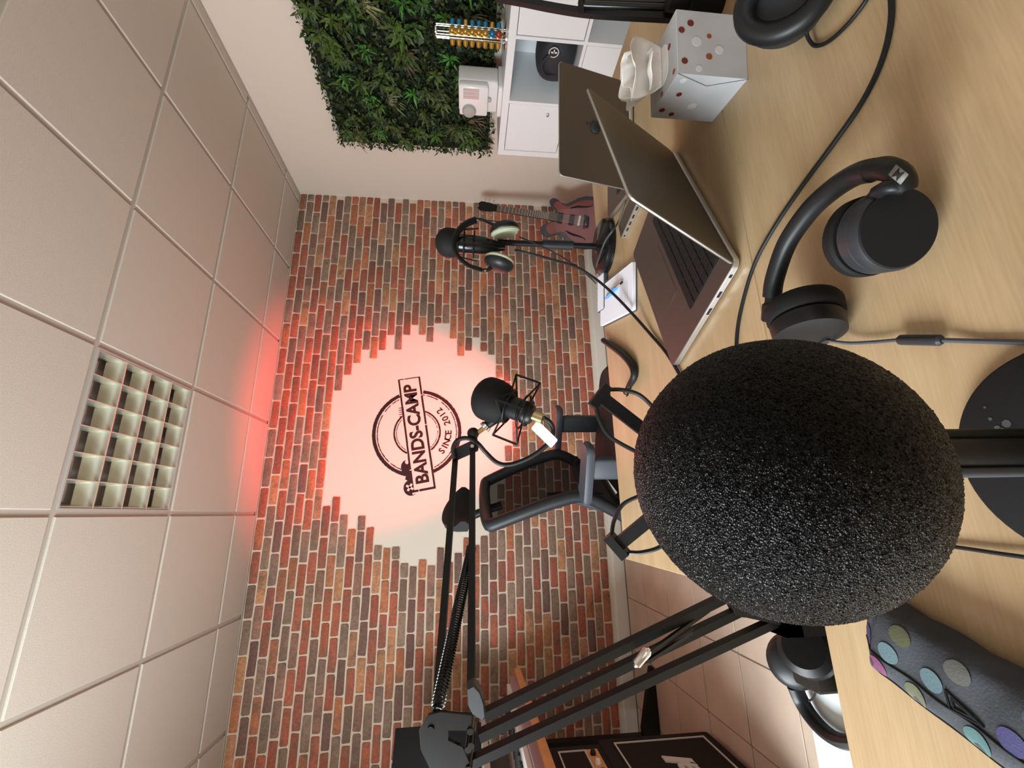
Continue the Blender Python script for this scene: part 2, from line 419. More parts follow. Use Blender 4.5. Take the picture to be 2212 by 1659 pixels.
# skirting boards
m = MB(); m.prism([(0, 0), (.014, 0), (.014, .075), (.009, .088), (0, .090)], (LX, BY, 0), (0, -1, 0), (0, 0, 1), -(RX-LX), 0)
struct(m.build('baseboard_back', 'skirting', smooth=False))
m = MB(); m.bx((RX-.014, RY, 0), (RX, BY-.014, .090)); struct(m.build('baseboard_right', 'skirting', smooth=False))
# ceiling: soffit slab, sunk grid runners, lay-in tiles with a dropped edge
ce = struct(MB().bx((LX-.1, RY-.1, CE+.10), (RX+.1, BY+.1, CE+.14)).build('ceiling', 'tile_white', smooth=False))
gx = [1.9076+.625*k for k in range(-6, 2)]; gy = [1.7255+.625*k for k in range(-6, 3)]
xs = [LX]+[g for g in gx if LX+.02 < g < RX-.02]+[RX]; ys = [RY]+[g for g in gy if RY+.02 < g < BY-.02]+[BY]
for g in xs[1:-1]:
    MB().bx((g-.012, RY, CE+.007), (g+.012, BY, CE+.020)).build('grid_runner', 'grid_white', ce, smooth=False)
for g in ys[1:-1]:
    for a, b in zip(xs[:-1], xs[1:]): MB().bx((a+.012, g-.012, CE+.007), (b-.012, g+.012, CE+.018)).build('grid_cross_bar', 'grid_white', ce, smooth=False)
def ctile(w, d):
    m = MB(); m.prism([(-w/2, -d/2), (w/2, -d/2), (w/2, d/2), (-w/2, d/2)], (0, 0, 0), (1, 0, 0), (0, 1, 0), 0, .020, .003); return m
cache = {}
LI = [i for i, g in enumerate(xs) if abs(g-.0326) < .01][0]; LJ = [j for j, g in enumerate(ys) if abs(g-1.7255) < .01][0]
for i in range(len(xs)-1):
    for j in range(len(ys)-1):
        if (i, j) == (LI, LJ): continue
        a, b, c, d = xs[i], xs[i+1], ys[j], ys[j+1]
        a += .0 if i == 0 else .012; b -= .0 if i == len(xs)-2 else .012; c += .0 if j == 0 else .012; d -= .0 if j == len(ys)-2 else .012
        key = (round(b-a, 3), round(d-c, 3))
        if key not in cache: q = cache[key] = ctile(b-a, d-c).build('ceiling_tile', 'tile_white', ce, local=True, smooth=False)
        else: q = child(cache[key], ce)
        q.location = ((a+b)/2, (c+d)/2, CE+rnd.uniform(-.0006, .0006))
# edge angle along the back and right wall
m = MB(); m.bx((LX, BY-.022, CE-.003), (RX-.022, BY, CE-.0005)); m.bx((RX-.022, RY, CE-.003), (RX, BY, CE-.0005))
struct(m.build('trim_1', 'grid_white', smooth=False))

# louvred ceiling light (switched off)
lx0, lx1, ly0, ly1 = .0326+.012, .6576-.012, 1.7255+.012, 2.3505-.012
lm_ = thing('ceiling_light', 'square louvred ceiling light set flush between the white ceiling tiles', 'ceiling light', ((lx0+lx1)/2, (ly0+ly1)/2, CE))
m = MB(); fr = .006
m.bx((lx0, ly0, CE), (lx1, ly0+fr, CE+.09)); m.bx((lx0, ly1-fr, CE), (lx1, ly1, CE+.09)); m.bx((lx0, ly0+fr, CE), (lx0+fr, ly1-fr, CE+.09)); m.bx((lx1-fr, ly0+fr, CE), (lx1, ly1-fr, CE+.09))
m.bx((lx0, ly0, CE+.085), (lx1, ly1, CE+.095))
m.build('housing', 'lamp_white_shaded', lm_, smooth=False)
cw = (ly1-ly0-2*fr)/4
for k in range(5):                       # long reflectors with hollow sides
    yc = ly0+fr+cw*k; prof = []
    n = 6
    for i in range(n+1):
        t = i/n; prof.append((.003+.034*t*t, .052*t))
    left = [(-p[0], p[1]) for p in prof]; poly = [(p[0], p[1]) for p in prof]+left[::-1]
    if k == 0: poly = [(max(p[0], 0), p[1]) for p in poly]
    if k == 4: poly = [(min(p[0], 0), p[1]) for p in poly]
    MB().prism(poly, (lx0+fr, yc, CE+.003), (0, 1, 0), (0, 0, 1), 0, lx1-lx0-2*fr).build('reflector', 'louvre', lm_, ang=60)
cx_ = (lx1-lx0-2*fr)/6
for k in range(7):
    xc = lx0+fr+cx_*k; xc = min(max(xc, lx0+fr+.004), lx1-fr-.004)
    MB().prism([(.0015, 0), (.0028, .02), (.009, .047), (-.009, .047), (-.0028, .02), (-.0015, 0)], (xc, ly1-fr, CE+.002), (1, 0, 0), (0, 0, 1), 0, ly1-ly0-2*fr).build('cross_blade', 'louvre', lm_, ang=60)
for k in range(4):
    yc = ly0+fr+cw*(k+.5); MB().cyl((lx0+.03, yc, CE+.068), (lx1-.03, yc, CE+.068), .012).build('tube_lamp', 'lamp_white_shaded', lm_)

# ------------------------------------------------------------------ brick facing of the back wall
CP, BP, BH, BL = .0603, .205, .0490, .1935
Rb = [(.985, .60), (.971, .688), (.94, .895), (.911, 1.024), (.836, 1.118), (.779, 1.227), (.708, 1.158), (.642, 1.229), (.583, 1.348), (.511, 1.225), (.451, 1.35), (.388, 1.438), (.325, 1.36), (.26, 1.302), (.193, 1.463), (.128, 1.304), (.062, 1.183), (-.001, 1.234), (-.062, 1.348), (-.13, 1.23), (-.194, 1.152), (-.251, 1.011), (-.319, .92)]
Lb = [(.985, .465), (.921, .133), (.853, .012), (.783, -.082), (.713, .004), (.658, -.075), (.588, -.193), (.517, -.155), (.451, -.207), (.383, -.314), (.323, -.266), (.258, -.293), (.187, -.194), (.12, -.26), (.058, -.203), (-.007, -.159), (-.07, -.20), (-.154, -.152), (-.21, -.02), (-.26, .20), (-.327, .48)]
def near(tab, z): return min(tab, key=lambda t: abs(t[0]-z))[1]
pal = [((.43, .125, .070), 5), ((.37, .105, .065), 4), ((.48, .170, .080), 3), ((.29, .190, .135), 5), ((.25, .150, .110), 3), ((.54, .255, .125), 2), ((.20, .105, .085), 2), ((.34, .175, .120), 2)]
bag = [c for c, n in pal for _ in range(n)]
bricks = []; mort = MB()
nc = 40
for i in range(nc):
    zc = 1.371-CP*i                      # relative to the lens
    if zc-BH/2 < -H+.088: break
    h0 = -.345 < zc < 1.0
    hl, hr = (near(Lb, zc), near(Rb, zc)) if h0 else (9, 9)
    segs = [(LX, hl), (hr, RX)] if h0 else [(LX, RX)]
    zt = CE if i == 0 else Z(zc)+CP/2; zb = Z(zc)-CP/2
    off = (.105 if i % 2 else 0)+rnd.uniform(-.035, .035)
    x = LX-.2+off; row = []
    while x < RX:
        a, b = x+.0057, x+BP-.0057; x += BP
        for s0, s1 in segs:
            aa, bb = max(a, s0), min(b, s1)
            if bb-aa < .045: continue
            if h0 and bb == hl and bb-aa < .06: continue
            cc = rnd.choice(bag); k = rnd.uniform(.85, 1.15)
            bricks.append((aa, bb, zc, tuple(min(1, c*k) for c in cc))); row.append((aa, bb))
    for a, b in segs:
        rr_ = [q for q in row if q[0] >= a-1e-6 and q[1] <= b+1e-6]
        if not rr_: continue
        a2 = a if a == LX else min(q[0] for q in rr_)-.004; b2 = b if b == RX else max(q[1] for q in rr_)+.004
        mort.bx((a2, BY-.0025, zb), (b2, BY+.01, zt))
mo = mort.build('mortar_bed', 'mortar', wb, smooth=False); mo['kind'] = 'stuff'
def depth(x, z): return V((x, BY, z)).dot(FWD)
def seen(b):
    x = (b[0]+b[1])/2; p = V((x, BY, b[2])); d = p.dot(FWD); u = p.dot(RGT)/d*FPX; v = -p.dot(UPV)/d*FPX
    return abs(u) < 835 and -900 < v < 220
vis = sorted([b for b in bricks if seen(b)], key=lambda b: depth((b[0]+b[1])/2, b[2]))
big = vis[:300]; bigset = set(id(b) for b in big)
def brick_geo(L, seed):
    r = random.Random(seed); j = lambda s=.0022: r.uniform(-s, s); hx, hz = L/2, BH/2; c = .006
    o = [(-hx+c+j(), -hz+j()), (j(.02), -hz+j()), (hx-c+j(), -hz+j()), (hx+j(), -hz+c+j()), (hx+j(), hz-c+j()), (hx-c+j(), hz+j()), (j(.02), hz+j()), (-hx+c+j(), hz+j()), (-hx+j(), hz-c+j()), (-hx+j(), -hz+c+j())]
    n = len(o); vs = [(p[0], 0, p[1]) for p in o]+[(p[0], -.0055, p[1]) for p in o]+[(p[0]*(1-.003/hx), -.0075, p[1]*(1-.003/hz)) for p in o]
    fs = []
    for k in range(2):
        for q in range(n): fs.append((k*n+q, k*n+(q+1) % n, (k+1)*n+(q+1) % n, (k+1)*n+q))
    fs.append(tuple(2*n+q for q in range(n)))
    return vs, fs
bmesh_cache = {}
for q, b in enumerate(big):
    L = b[1]-b[0]; key = (round(L, 3), q % 8 if abs(L-(BP-.0114)) < 1e-4 else 0)
    if key not in bmesh_cache:
        vs, fs = brick_geo(L, q); mm = MB().add(vs, fs); o = mm.build('brick', 'brick_single', wb, local=True, ang=60); bmesh_cache[key] = o
    else: o = child(bmesh_cache[key], wb)
    o.location = ((b[0]+b[1])/2, BY-.001, Z(b[2])); o.color = (*b[3], 1)
mm = MB()
for q, b in enumerate(bricks):
    if id(b) in bigset: continue
    vs, fs = brick_geo(b[1]-b[0], 1000+q); o = V(((b[0]+b[1])/2, BY-.001, Z(b[2]))); mm.add([o+V(v) for v in vs], fs, b[3])
bo = mm.build('brick_field', 'brick_many', wb, ang=60); bo['kind'] = 'stuff'

# ------------------------------------------------------------------ stamped logo on the bare plaster
lg = thing('wall_logo', 'black round stamp logo with tilted name banner on the bare plaster', 'logo', (.585, BY, Z(.03)))
LC = V((.585, BY-.0012, Z(.355)))
def ring(mb, r0, r1, a0, a1, t=.0010):
    n = max(3, int((a1-a0)/4)); A = []; B = []
    for i in range(n+1):
        a = R(a0+(a1-a0)*i/n); d = V((math.cos(a), 0, math.sin(a)))
        ja = rnd.uniform(-.0018, .0018); A.append(LC+d*(r0+ja)); B.append(LC+d*(r1+rnd.uniform(-.0018, .0018)))
    mb.strip(A, B)
bt = R(9.7); bux = V((math.cos(bt), 0, math.sin(bt))); buy = V((-math.sin(bt), 0, math.cos(bt)))
BC = V((.585, BY-.0016, Z(.362))); bw_, bh_ = .850, .167
def inb(p, gr=0):
    d = p-BC; return abs(d.dot(bux)) < bw_/2+gr and abs(d.dot(buy)) < bh_/2+gr
def arc_ring(name, r0, r1, gaps):
    mb = MB(); a = 0
    def flush():
        if mb.v: mb.build(name, 'ink', lg, smooth=False, solid=.0008)
        mb.v = []; mb.f = []
    while a < 360:
        st = 3.0; p = LC+V((math.cos(R(a+1.5)), 0, math.sin(R(a+1.5))))*((r0+r1)/2)
        if not inb(p, .004) and rnd.random() > gaps: ring(mb, r0, r1, a, a+st)
        else: flush()
        a += st
    flush()
arc_ring('outer_ring', .299, .324, .012); arc_ring('outer_line', .284, .290, .06)
arc_ring('inner_ring', .160, .172, .012); arc_ring('inner_line', .148, .152, .10)
mb = MB()
def brect(x0, x1, y0, y1): mb.add([BC+bux*x+buy*y for x, y in ((x0, y0), (x1, y0), (x1, y1), (x0, y1))], [(0, 1, 2, 3)])
hw, hh = bw_/2, bh_/2
for y0, y1 in ((-hh, -hh+.014), (hh-.014, hh)):
    x = -hw
    while x < hw-.001:
        L = min(rnd.uniform(.05, .16), hw-x); brect(x, x+L, y0+rnd.uniform(-.001, .001), y1+rnd.uniform(-.002, .001)); x += L+(rnd.choice((0, 0, .006)))
for x0, x1 in ((-hw, -hw+.016), (hw-.007, hw)):
    brect(x0, x1, -hh+.011, hh-.05); brect(x0, x1, hh-.045, hh-.011)
mb.build('banner_frame', 'ink', lg, smooth=False, solid=.0008)
mb = MB(); put_text(mb, 'BANDS-CAMP', .128, BC+bux*.002-buy*.002, bux, buy, fit=.745, bold=.0042); mb.build('banner_lettering', 'ink', lg, smooth=False)
for i0, word in ((0, 'SINCE'), (6, '2012')):
    mb = MB()
    for i, ch in enumerate(word):
        a = R(-127+(i+i0)*9.2); d = V((math.cos(a), 0, math.sin(a))); tx = V((-math.sin(a), 0, math.cos(a)))
        put_text(mb, ch, .066, LC+d*.230, tx, -d, bold=.0016)
    mb.build('date_lettering', 'ink', lg, smooth=False)
# little black figure behind the banner's left end: round head with a cross eye, ragged neck, one curl; a few teeth farther right
def lp(x, y): return BC+bux*x+buy*y
mb = MB(); out = []
hc = (-.388, .088)
for i in range(15):
    a = R(215-i*14); out.append((hc[0]+.056*math.cos(a), hc[1]+.052*math.sin(a)))
out += [(-.322, .121), (-.300, .112), (-.285, .128), (-.262, .137), (-.235, .140), (-.212, .134), (-.193, .118), (-.188, .100), (-.200, .108), (-.214, .104), (-.220, .094), (-.212, .0835), (-.440, .0835)]
mb.add([lp(*p) for p in out], [tuple(range(len(out)))]); mb.build('figure', 'ink', lg, smooth=False, solid=.0008)
mb = MB()
for s in (1, -1):
    a = R(45*s+8); d = (math.cos(a), math.sin(a)); e = (-d[1], d[0]); c0 = (hc[0]+.004, hc[1]+.008)
    mb.add([lp(c0[0]+d[0]*p*.028+e[0]*q*.0075, c0[1]+d[1]*p*.028+e[1]*q*.0075)-V((0, .0030, 0)) for p, q in ((-1, -1), (1, -1), (1, 1), (-1, 1))], [(0, 1, 2, 3)])
mb.build('cross_eye', 'plaster', lg, smooth=False)
mb = MB()
for i in range(5): x = .135+i*.016; mb.add([lp(x, .083), lp(x+.006, .083), lp(x+.005, .104+.004*(i % 2)), lp(x+.001, .104+.004*(i % 2))], [(0, 1, 2, 3)])
mb.build('bristle_mark', 'ink', lg, smooth=False, solid=.0008)

# ================================================================== TABLES
def table(name, label, x0, x1, y0, y1):
    t = thing(name, label, 'table', ((x0+x1)/2, (y0+y1)/2, 0))
    w, d = x1-x0, y1-y0
    MB().prism(rrect(w, d, .006, 2), ((x0+x1)/2, (y0+y1)/2, 0), (1, 0, 0), (0, 1, 0), TB-.026, TB, .0015).build('tabletop', 'maple', t)
    for sx in (x0+.07, x1-.07):
        for sy in (y0+.07, y1-.07):
            MB().cyl((sx, sy, 0), (sx, sy, TB-.026), .022).build('leg', 'steel', t)
    m = MB(); m.bx((x0+.07, y0+.06, TB-.066), (x1-.07, y0+.08, TB-.026)); m.bx((x0+.07, y1-.08, TB-.066), (x1-.07, y1-.06, TB-.026)); m.build('apron', 'steel', t, smooth=False)
    return t
table('table', 'light maple table near the camera under the big foam microphone', -.62, 1.18, -.30, .5155)
table('table', 'light maple table at the back carrying the laptops', -.118, 1.182, .5165, 1.163)

# ================================================================== RIGHT WALL: shelf unit and what stands on it
SX0, SX1 = 2.222, 2.612; ST = Z(-.190); S_Y1 = 2.300; pitch = .352; SB = ST-.77
sh = thing('cube_shelf_unit', 'white cube shelf unit with square doors standing below the plant wall', 'shelf unit', (SX0+.2, S_Y1-.72, 0))
yl = S_Y1-.04-pitch*4-.024
MB().bx((SX0, yl, ST-.038), (SX1, S_Y1, ST)).build('top_panel', 'white_lam', sh, smooth=False)
MB().bx((SX0, yl, SB), (SX1, S_Y1, SB+.038)).build('bottom_panel', 'white_lam', sh, smooth=False)
for y in (yl, S_Y1-.038): MB().bx((SX0, y, SB+.038), (SX1, y+.038, ST-.038)).build('side_panel', 'white_lam', sh, smooth=False)
MB().bx((SX1-.012, yl+.038, SB+.038), (SX1-.004, S_Y1-.038, ST-.038)).build('back_panel', 'white_lam', sh, smooth=False)
zm = (ST+SB)/2
cells = []
for k in range(4):
    y1 = S_Y1-.038-k*pitch; y0 = y1-.336; cells.append((y0, y1))
    if k < 3: MB().bx((SX0, y0-.016, SB+.038), (SX1-.012, y0, ST-.038)).build('divider', 'white_lam', sh, smooth=False)
    MB().bx((SX0, y0, zm-.008), (SX1-.012, y1, zm+.008)).build('shelf_board', 'white_lam', sh, smooth=False)
def sdoor(k, top, knob):
    y0, y1 = cells[k]; z0, z1 = (zm+.008, ST-.038) if top else (SB+.038, zm-.008); g = .004
    d = MB().prism(rrect(y1-y0-2*g, z1-z0-2*g, .002, 1), (SX0+.020, (y0+y1)/2, (z0+z1)/2), (0, -1, 0), (0, 0, 1), 0, .018, .001)
    o = d.build('door', 'white_lam', sh)
    if knob: MB().lathe([(.004, 0), (.004, .010), (.008, .013), (.008, .018), (.005, .020)], (SX0+.002, y0+.05, (z0+z1)/2-.06), (-1, 0, 0), 16).build('knob', 'steel', o)
    MB().bx((SX0+.030, y0, z0), (SX0+.034, y1, z1)).build('door_gap', 'white_gap', sh, smooth=False)
sdoor(0, True, True); sdoor(2, True, False); sdoor(3, True, False); sdoor(0, False, False); sdoor(1, False, False)
for y in (yl+.05, S_Y1-.05):
    for x in (SX0+.05, SX1-.05): MB().cyl((x, y, 0), (x, y, SB), .018).build('leg', 'steel', sh)

# white coffee machine
cxm = 2.39; cy0, cy1 = PX(991, 183, cxm-.10).y, PX(991, 250, cxm-.10).y
cf = thing('coffee_machine', 'small white coffee machine on top of the shelf unit', 'coffee machine', (cxm, (cy0+cy1)/2, ST))
cz = PX(991, 215, cxm-.10).z
MB().prism(rrect(.13, cy1-cy0, .022, 4), (cxm-.004, (cy0+cy1)/2, ST), (1, 0, 0), (0, 1, 0), .024, cz-ST, .006).build('body', 'coffee_white', cf)
MB().prism(rrect(.18, cy1-cy0, .022, 4), (cxm-.012, (cy0+cy1)/2, ST), (1, 0, 0), (0, 1, 0), 0, .022, .004).build('drip_tray', 'coffee_white', cf)
MB().prism(rrect(.06, cy1-cy0-.004, .018, 4), (cxm-.072, (cy0+cy1)/2, ST), (1, 0, 0), (0, 1, 0), .080, cz-ST-.004, .006).build('brew_head', 'coffee_white', cf)
MB().lathe([(.040, 0), (.040, .010), (.034, .020), (.018, .026)], (cxm-.103, cy1-.046, cz-.060), (-1, 0, 0), 24).build('dial', 'coffee_grey', cf)
for k in range(3): MB().bx((cxm-.105, cy0+.018+.022*k, cz-.115), (cxm-.100, cy0+.035+.022*k, cz-.026)).build('capsule_window', 'clear_plastic', cf, smooth=False)
MB().lathe([(.014, 0), (.014, -.018), (.008, -.024)], (cxm-.074, (cy0+cy1)/2, ST+.082), (0, 0, 1), 16).build('spout', 'coffee_grey', cf)
# capsule carousel
kc = V((2.36, 1.665, ST))
ks = thing('capsule_stand', 'revolving chrome stand of golden coffee capsules on the shelf unit', 'capsule stand', kc)
MB().lathe([(.062, 0), (.062, .006), (.02, .012), (.006, .016)], kc, (0, 0, 1), 28).build('base', 'chrome', ks)
MB().cyl(kc+V((0, 0, .012)), kc+V((0, 0, .365)), .004).build('centre_rod', 'chrome', ks)
MB().lathe([(.004, 0), (.030, .004), (.030, .010), (.006, .016)], kc+V((0, 0, .350)), (0, 0, 1), 20).build('top_cap', 'chrome', ks)
cap = MB(); cap.lathe([(.018, 0), (.0185, .002), (.014, .004), (.0115, .022), (.006, .027), (.001, .028)], (0, 0, 0), (1, 0, 0), 12)
for r_ in range(8):
    a = PI/4+r_*PI/4
    for s in (-.0165, .0165):
        d = V((math.cos(a), math.sin(a), 0)); e = V((-d.y, d.x, 0)); p = kc+d*.026+e*s
        if r_ % 2 == 0: MB().cyl(p+V((0, 0, .010)), p+V((0, 0, .355)), .0022, n=8).build('rail', 'chrome', ks)
proto = {}
for r_ in range(4):
    a = PI/4+r_*PI/2; d = V((math.cos(a), math.sin(a), 0))
    for k in range(8):
        mt = 'blue_cap' if (r_ == 3 and k % 4 != 1) or (r_ == 2 and k == 1) else 'red_cap' if (r_ == 2 and k == 0) else 'gold'
        if mt not in proto: q = proto[mt] = cap.build('capsule', mt, ks, local=True)
        else: q = child(proto[mt], ks)
        q.location = d*.030+V((0, 0, .040+k*.0335)); q.rotation_euler = (0, 0, a)
# black bag in the open cube
by0, by1 = cells[1]
bg = thing('bag', 'black bag with white round emblem inside the open shelf cube', 'bag', (2.36, by0+.13, zm+.008))
def blob(mb, c, r, nu=22, nv=14, e=.75):
    vs = []; fs = []
    sg = lambda q, p: math.copysign(abs(q)**p, q)
    for j in range(nv+1):
        t = PI*j/nv
        for i in range(nu):
            p = 2*PI*i/nu; vs.append(V(c)+V((r[0]*sg(math.sin(t), e)*sg(math.cos(p), e), r[1]*sg(math.sin(t), e)*sg(math.sin(p), e), r[2]*sg(math.cos(t), e))))
    for j in range(nv):
        for i in range(nu): fs.append((j*nu+i, (j+1)*nu+i, (j+1)*nu+(i+1) % nu, j*nu+(i+1) % nu))
    return mb.add(vs, fs)
bz = zm+.008
blob(MB(), (2.37, by0+.145, bz+.105), (.115, .135, .105)).build('body', 'bag_black', bg)
MB().tube(spline([(2.262, by0+.08, bz+.10), (2.25, by0+.09, bz+.16), (2.252, by0+.14, bz+.185), (2.25, by0+.19, bz+.16), (2.262, by0+.20, bz+.10)]), .006).build('handle', 'bag_black', bg)
m = MB()
for k in range(24):
    a, b = 2*PI*k/24, 2*PI*(k+1)/24
    m.add([(2.2535, by0+.072+r*math.cos(t), bz+.135+r*math.sin(t)) for r, t in ((.022, a), (.027, a), (.027, b), (.022, b))], [(0, 1, 2, 3)])
m.build('emblem', 'white_print', bg, solid=.001)
m = MB(); m.bx((2.252, by0+.068, bz+.118), (2.2535, by0+.076, bz+.150)); m.bx((2.252, by0+.058, bz+.131), (2.2535, by0+.086, bz+.137)); m.build('emblem_mark', 'white_print', bg, smooth=False)

# plant wall
PW0, PW1, PZ0, PZ1 = 1.10, 2.655, Z(-.165), Z(.915)
pw = thing('plant_wall', 'artificial green plant panel mounted on the white right wall', 'plant wall', (RX-.04, (PW0+PW1)/2, PZ0))
MB().bx((RX-.035, PW0+.02, PZ0+.02), (RX, PW1-.02, PZ1-.02)).build('backing', 'leaf_backing', pw, smooth=False)
greens = [(.018, .042, .010), (.030, .065, .014), (.012, .028, .010), (.050, .085, .016), (.022, .050, .020), (.060, .080, .014), (.015, .035, .014)]
def leaf(mb, p, d, up, L, W, c, bend=.25):
    d = V(d).normalized(); s = d.cross(V(up)); s = s.normalized() if s.length > 1e-4 else V((0, 1, 0)); n = s.cross(d)
    a = p; b = p+d*L*.45+s*W/2+n*L*bend*.3; b2 = p+d*L*.45-s*W/2+n*L*bend*.3; mid = p+d*L*.5+n*L*bend*.15; t = p+d*L-n*L*bend*.3
    mb.add([a, b, t, b2, mid], [(0, 1, 4), (1, 2, 4), (2, 3, 4), (3, 0, 4)], c)
m = MB()
for k in range(11500):
    y = rnd.uniform(PW0, PW1); z = rnd.uniform(PZ0, PZ1)
    edge = min(PW1-y, z-PZ0, PZ1-z)
    x = RX-.035-rnd.uniform(.0, .065)*min(1, .45+edge*6)
    d = V((-rnd.uniform(.15, 1), rnd.gauss(0, .8), rnd.gauss(-.1, .8))); L = rnd.choice((.016, .022, .022, .03, .042))*rnd.uniform(.7, 1.3)
    c = rnd.choice(greens); q = rnd.uniform(.7, 1.35)
    leaf(m, V((x, y, z)), d, V((rnd.gauss(0, 1), rnd.gauss(0, 1), rnd.gauss(0, 1))), L, L*rnd.uniform(.35, .7), tuple(v*q for v in c), rnd.uniform(-.3, .5))
fo = m.build('foliage', 'leaves', pw, smooth=False); fo['kind'] = 'stuff'
def rosette(y, z, L, c, n=9, W=.20, name='leaf_rosette', tilt=.55, fan=None):
    m = MB(); p = V((RX-.085, y, z))
    for k in range(n):
        a = 2*PI*k/n+rnd.uniform(-.25, .25) if fan is None else R(fan[0]+(fan[1]-fan[0])*k/(n-1))
        dx = rnd.uniform(.25, .9) if fan is None else rnd.uniform(.1, .5); l = L*rnd.uniform(.7, 1.15); q = rnd.uniform(.75, 1.3)
        leaf(m, p, V((-dx*tilt, math.cos(a), math.sin(a))), V((1, .2, .2)), l, l*W, tuple(v*q for v in c), rnd.uniform(.1, .7))
    m.build(name, 'leaves', pw, smooth=False)
BRT = (.055, .230, .024); FRN = (.055, .10, .014); TAN = (.20, .13, .08); CRM = (.32, .30, .17)
px_r = [(870, 10, 'b'), (960, 40, 'b'), (715, 105, 'f'), (788, 110, 'b'), (745, 170, 'b'), (800, 210, 'b'), (893, 205, 'b'), (972, 130, 'b'), (818, 285, 'b'), (905, 285, 'f'), (665, 20, 'f'), (760, 30, 'f'), (850, 60, 'f'), (735, 130, 'f'), (955, 225, 'f'), (925, 255, 'f'), (765, 260, 'f'), (780, 185, 'f'), (1000, 55, 'f'), (870, 120, 'f'), (830, 160, 'f'), (690, 75, 'f'), (940, 165, 'f'), (1010, 280, 'f'), (875, 305, 'f'), (780, 295, 'f')]
for x, y, k in px_r:
    p = PX(x, y, RX-.09)
    rosette(p.y, p.z, .075 if k == 'b' else .085, BRT if k == 'b' else FRN, 9, .20 if k == 'b' else .28)
for x, y, f0, f1, c in [(862, 125, -120, -30, TAN), (832, 225, -150, -60, CRM), (762, 300, 200, 330, TAN), (1010, 268, -130, -50, TAN), (770, 15, -120, -60, CRM), (1015, 40, -100, -20, CRM)]:
    p = PX(x, y, RX-.10); rosette(p.y, p.z, .14, c, 12, .07, 'grass_tuft', .5, (f0, f1))
for k in range(34):
    y_, z_ = rnd.uniform(1.62, PW1-.08), rnd.uniform(PZ0+.06, PZ1-.06); rosette(y_, z_, rnd.uniform(.06, .10), tuple(v*rnd.uniform(.6, 1.3) for v in FRN), 8, .30)
for k in range(14): rosette(rnd.uniform(PW0+.05, 1.62), rnd.uniform(PZ0+.06, PZ1-.06), .08, rnd.choice((BRT, FRN)))

# ================================================================== GUITAR in the corner
gt = thing('electric_guitar', 'dark red hollow-body guitar leaning upright in the room corner', 'guitar', (2.24, 2.86, 0))
g_up = (PY(1035, 445, 3.02)-PY(1250, 478, 2.86)).normalized()
g_n = V((-.42, -.90, 0)); g_n = (g_n-g_up*g_n.dot(g_up)).normalized(); g_x = g_up.cross(g_n).normalized()     # g_x: viewer's right... checked below
if g_x.dot(RGT) < 0: g_x = -g_x
GO = PY(1250, 478, 2.86)                  # bridge centre
def G(x, y, n=0): return GO+g_x*x+g_up*y+g_n*n
half = [(-.185, .0), (-.195, .05), (-.188, .10), (-.165, .16), (-.125, .20), (-.10, .235), (-.118, .275), (-.140, .31), (-.135, .345), (-.105, .365), (-.070, .355), (-.045, .325), (-.035, .30)]
# lower bout at y<0, horns at the top (y counted up from the bridge)
rt = [(0, -.225), (.09, -.215), (.155, -.175), (.192, -.11), (.198, -.04), (.178, .03), (.140, .085), (.118, .125), (.122, .165), (.142, .200), (.146, .235), (.122, .258), (.092, .245), (.062, .205), (.034, .185)]
lf = [(-.034, .215), (-.055, .255), (-.085, .285), (-.122, .280), (-.148, .250), (-.146, .205), (-.124, .165), (-.118, .125), (-.140, .085), (-.178, .03), (-.198, -.04), (-.192, -.11), (-.155, -.175), (-.09, -.215)]
outl = spline([V((x, y, 0)) for x, y in rt+lf], 3, closed=True); outl = [(p.x, p.y) for p in outl]
if g_x.cross(g_up).dot(g_n) < 0: sgn = -1
else: sgn = 1
body = MB().prism(outl, GO, g_x, g_up, -.045 if sgn > 0 else 0, 0 if sgn > 0 else .045, .005).build('body', 'guitar_edge', gt)
inner = [(x*.84, y*.86-.004) for x, y in outl]
MB().prism(inner, GO, g_x, g_up, 0 if sgn > 0 else -.003, .003 if sgn > 0 else 0, .0012).build('top_plate', 'guitar_top', gt)
for s in (-1, 1):
    a = spline([V((s*.085, .085, 0)), V((s*.092, .070, 0)), V((s*.105, .030, 0)), V((s*.112, -.03, 0)), V((s*.122, -.070, 0)), V((s*.135, -.082, 0))], 5)
    wd = [.006, .005, .003, .003, .004, .005, .006, .007, .0075, .008, .008, .008, .0075, .007, .006, .006, .005, .0045, .004, .0035, .003, .003, .004, .005, .006, .006]
    MB().strip([G(p.x-wd[min(i, 25)], p.y, .0042) for i, p in enumerate(a)], [G(p.x+wd[min(i, 25)], p.y, .0042) for i, p in enumerate(a)]).build('sound_hole', 'ink', gt, solid=.001)
for y in (.145, .055): MB().box(G(0, y, .010), (.075, .038, .014), (g_x, g_up, g_n)).build('pickup', 'black_gloss', gt, smooth=False)
MB().box(G(0, -.005, .012), (.078, .016, .016), (g_x, g_up, g_n)).build('bridge', 'steel', gt, smooth=False)
MB().add([G(-.05, -.045, .014), G(.05, -.035, .014), G(.040, -.075, .014), G(-.035, -.085, .014)], [(0, 1, 2, 3)]).build('tailpiece', 'guitar_edge', gt, solid=.004)
MB().prism([(-.027, .19), (.027, .19), (.021, .66), (-.021, .66)], GO+g_n*.004, g_x, g_up, -.014 if sgn > 0 else 0, .012 if sgn > 0 else .014, .002).build('neck', 'neck_wood', gt)
fb = MB().prism([(-.0275, .17), (.0275, .17), (.0215, .66), (-.0215, .66)], GO+g_n*.0165, g_x, g_up, 0 if sgn > 0 else -.005, .005 if sgn > 0 else 0, .001).build('fretboard', 'neck_wood', gt)
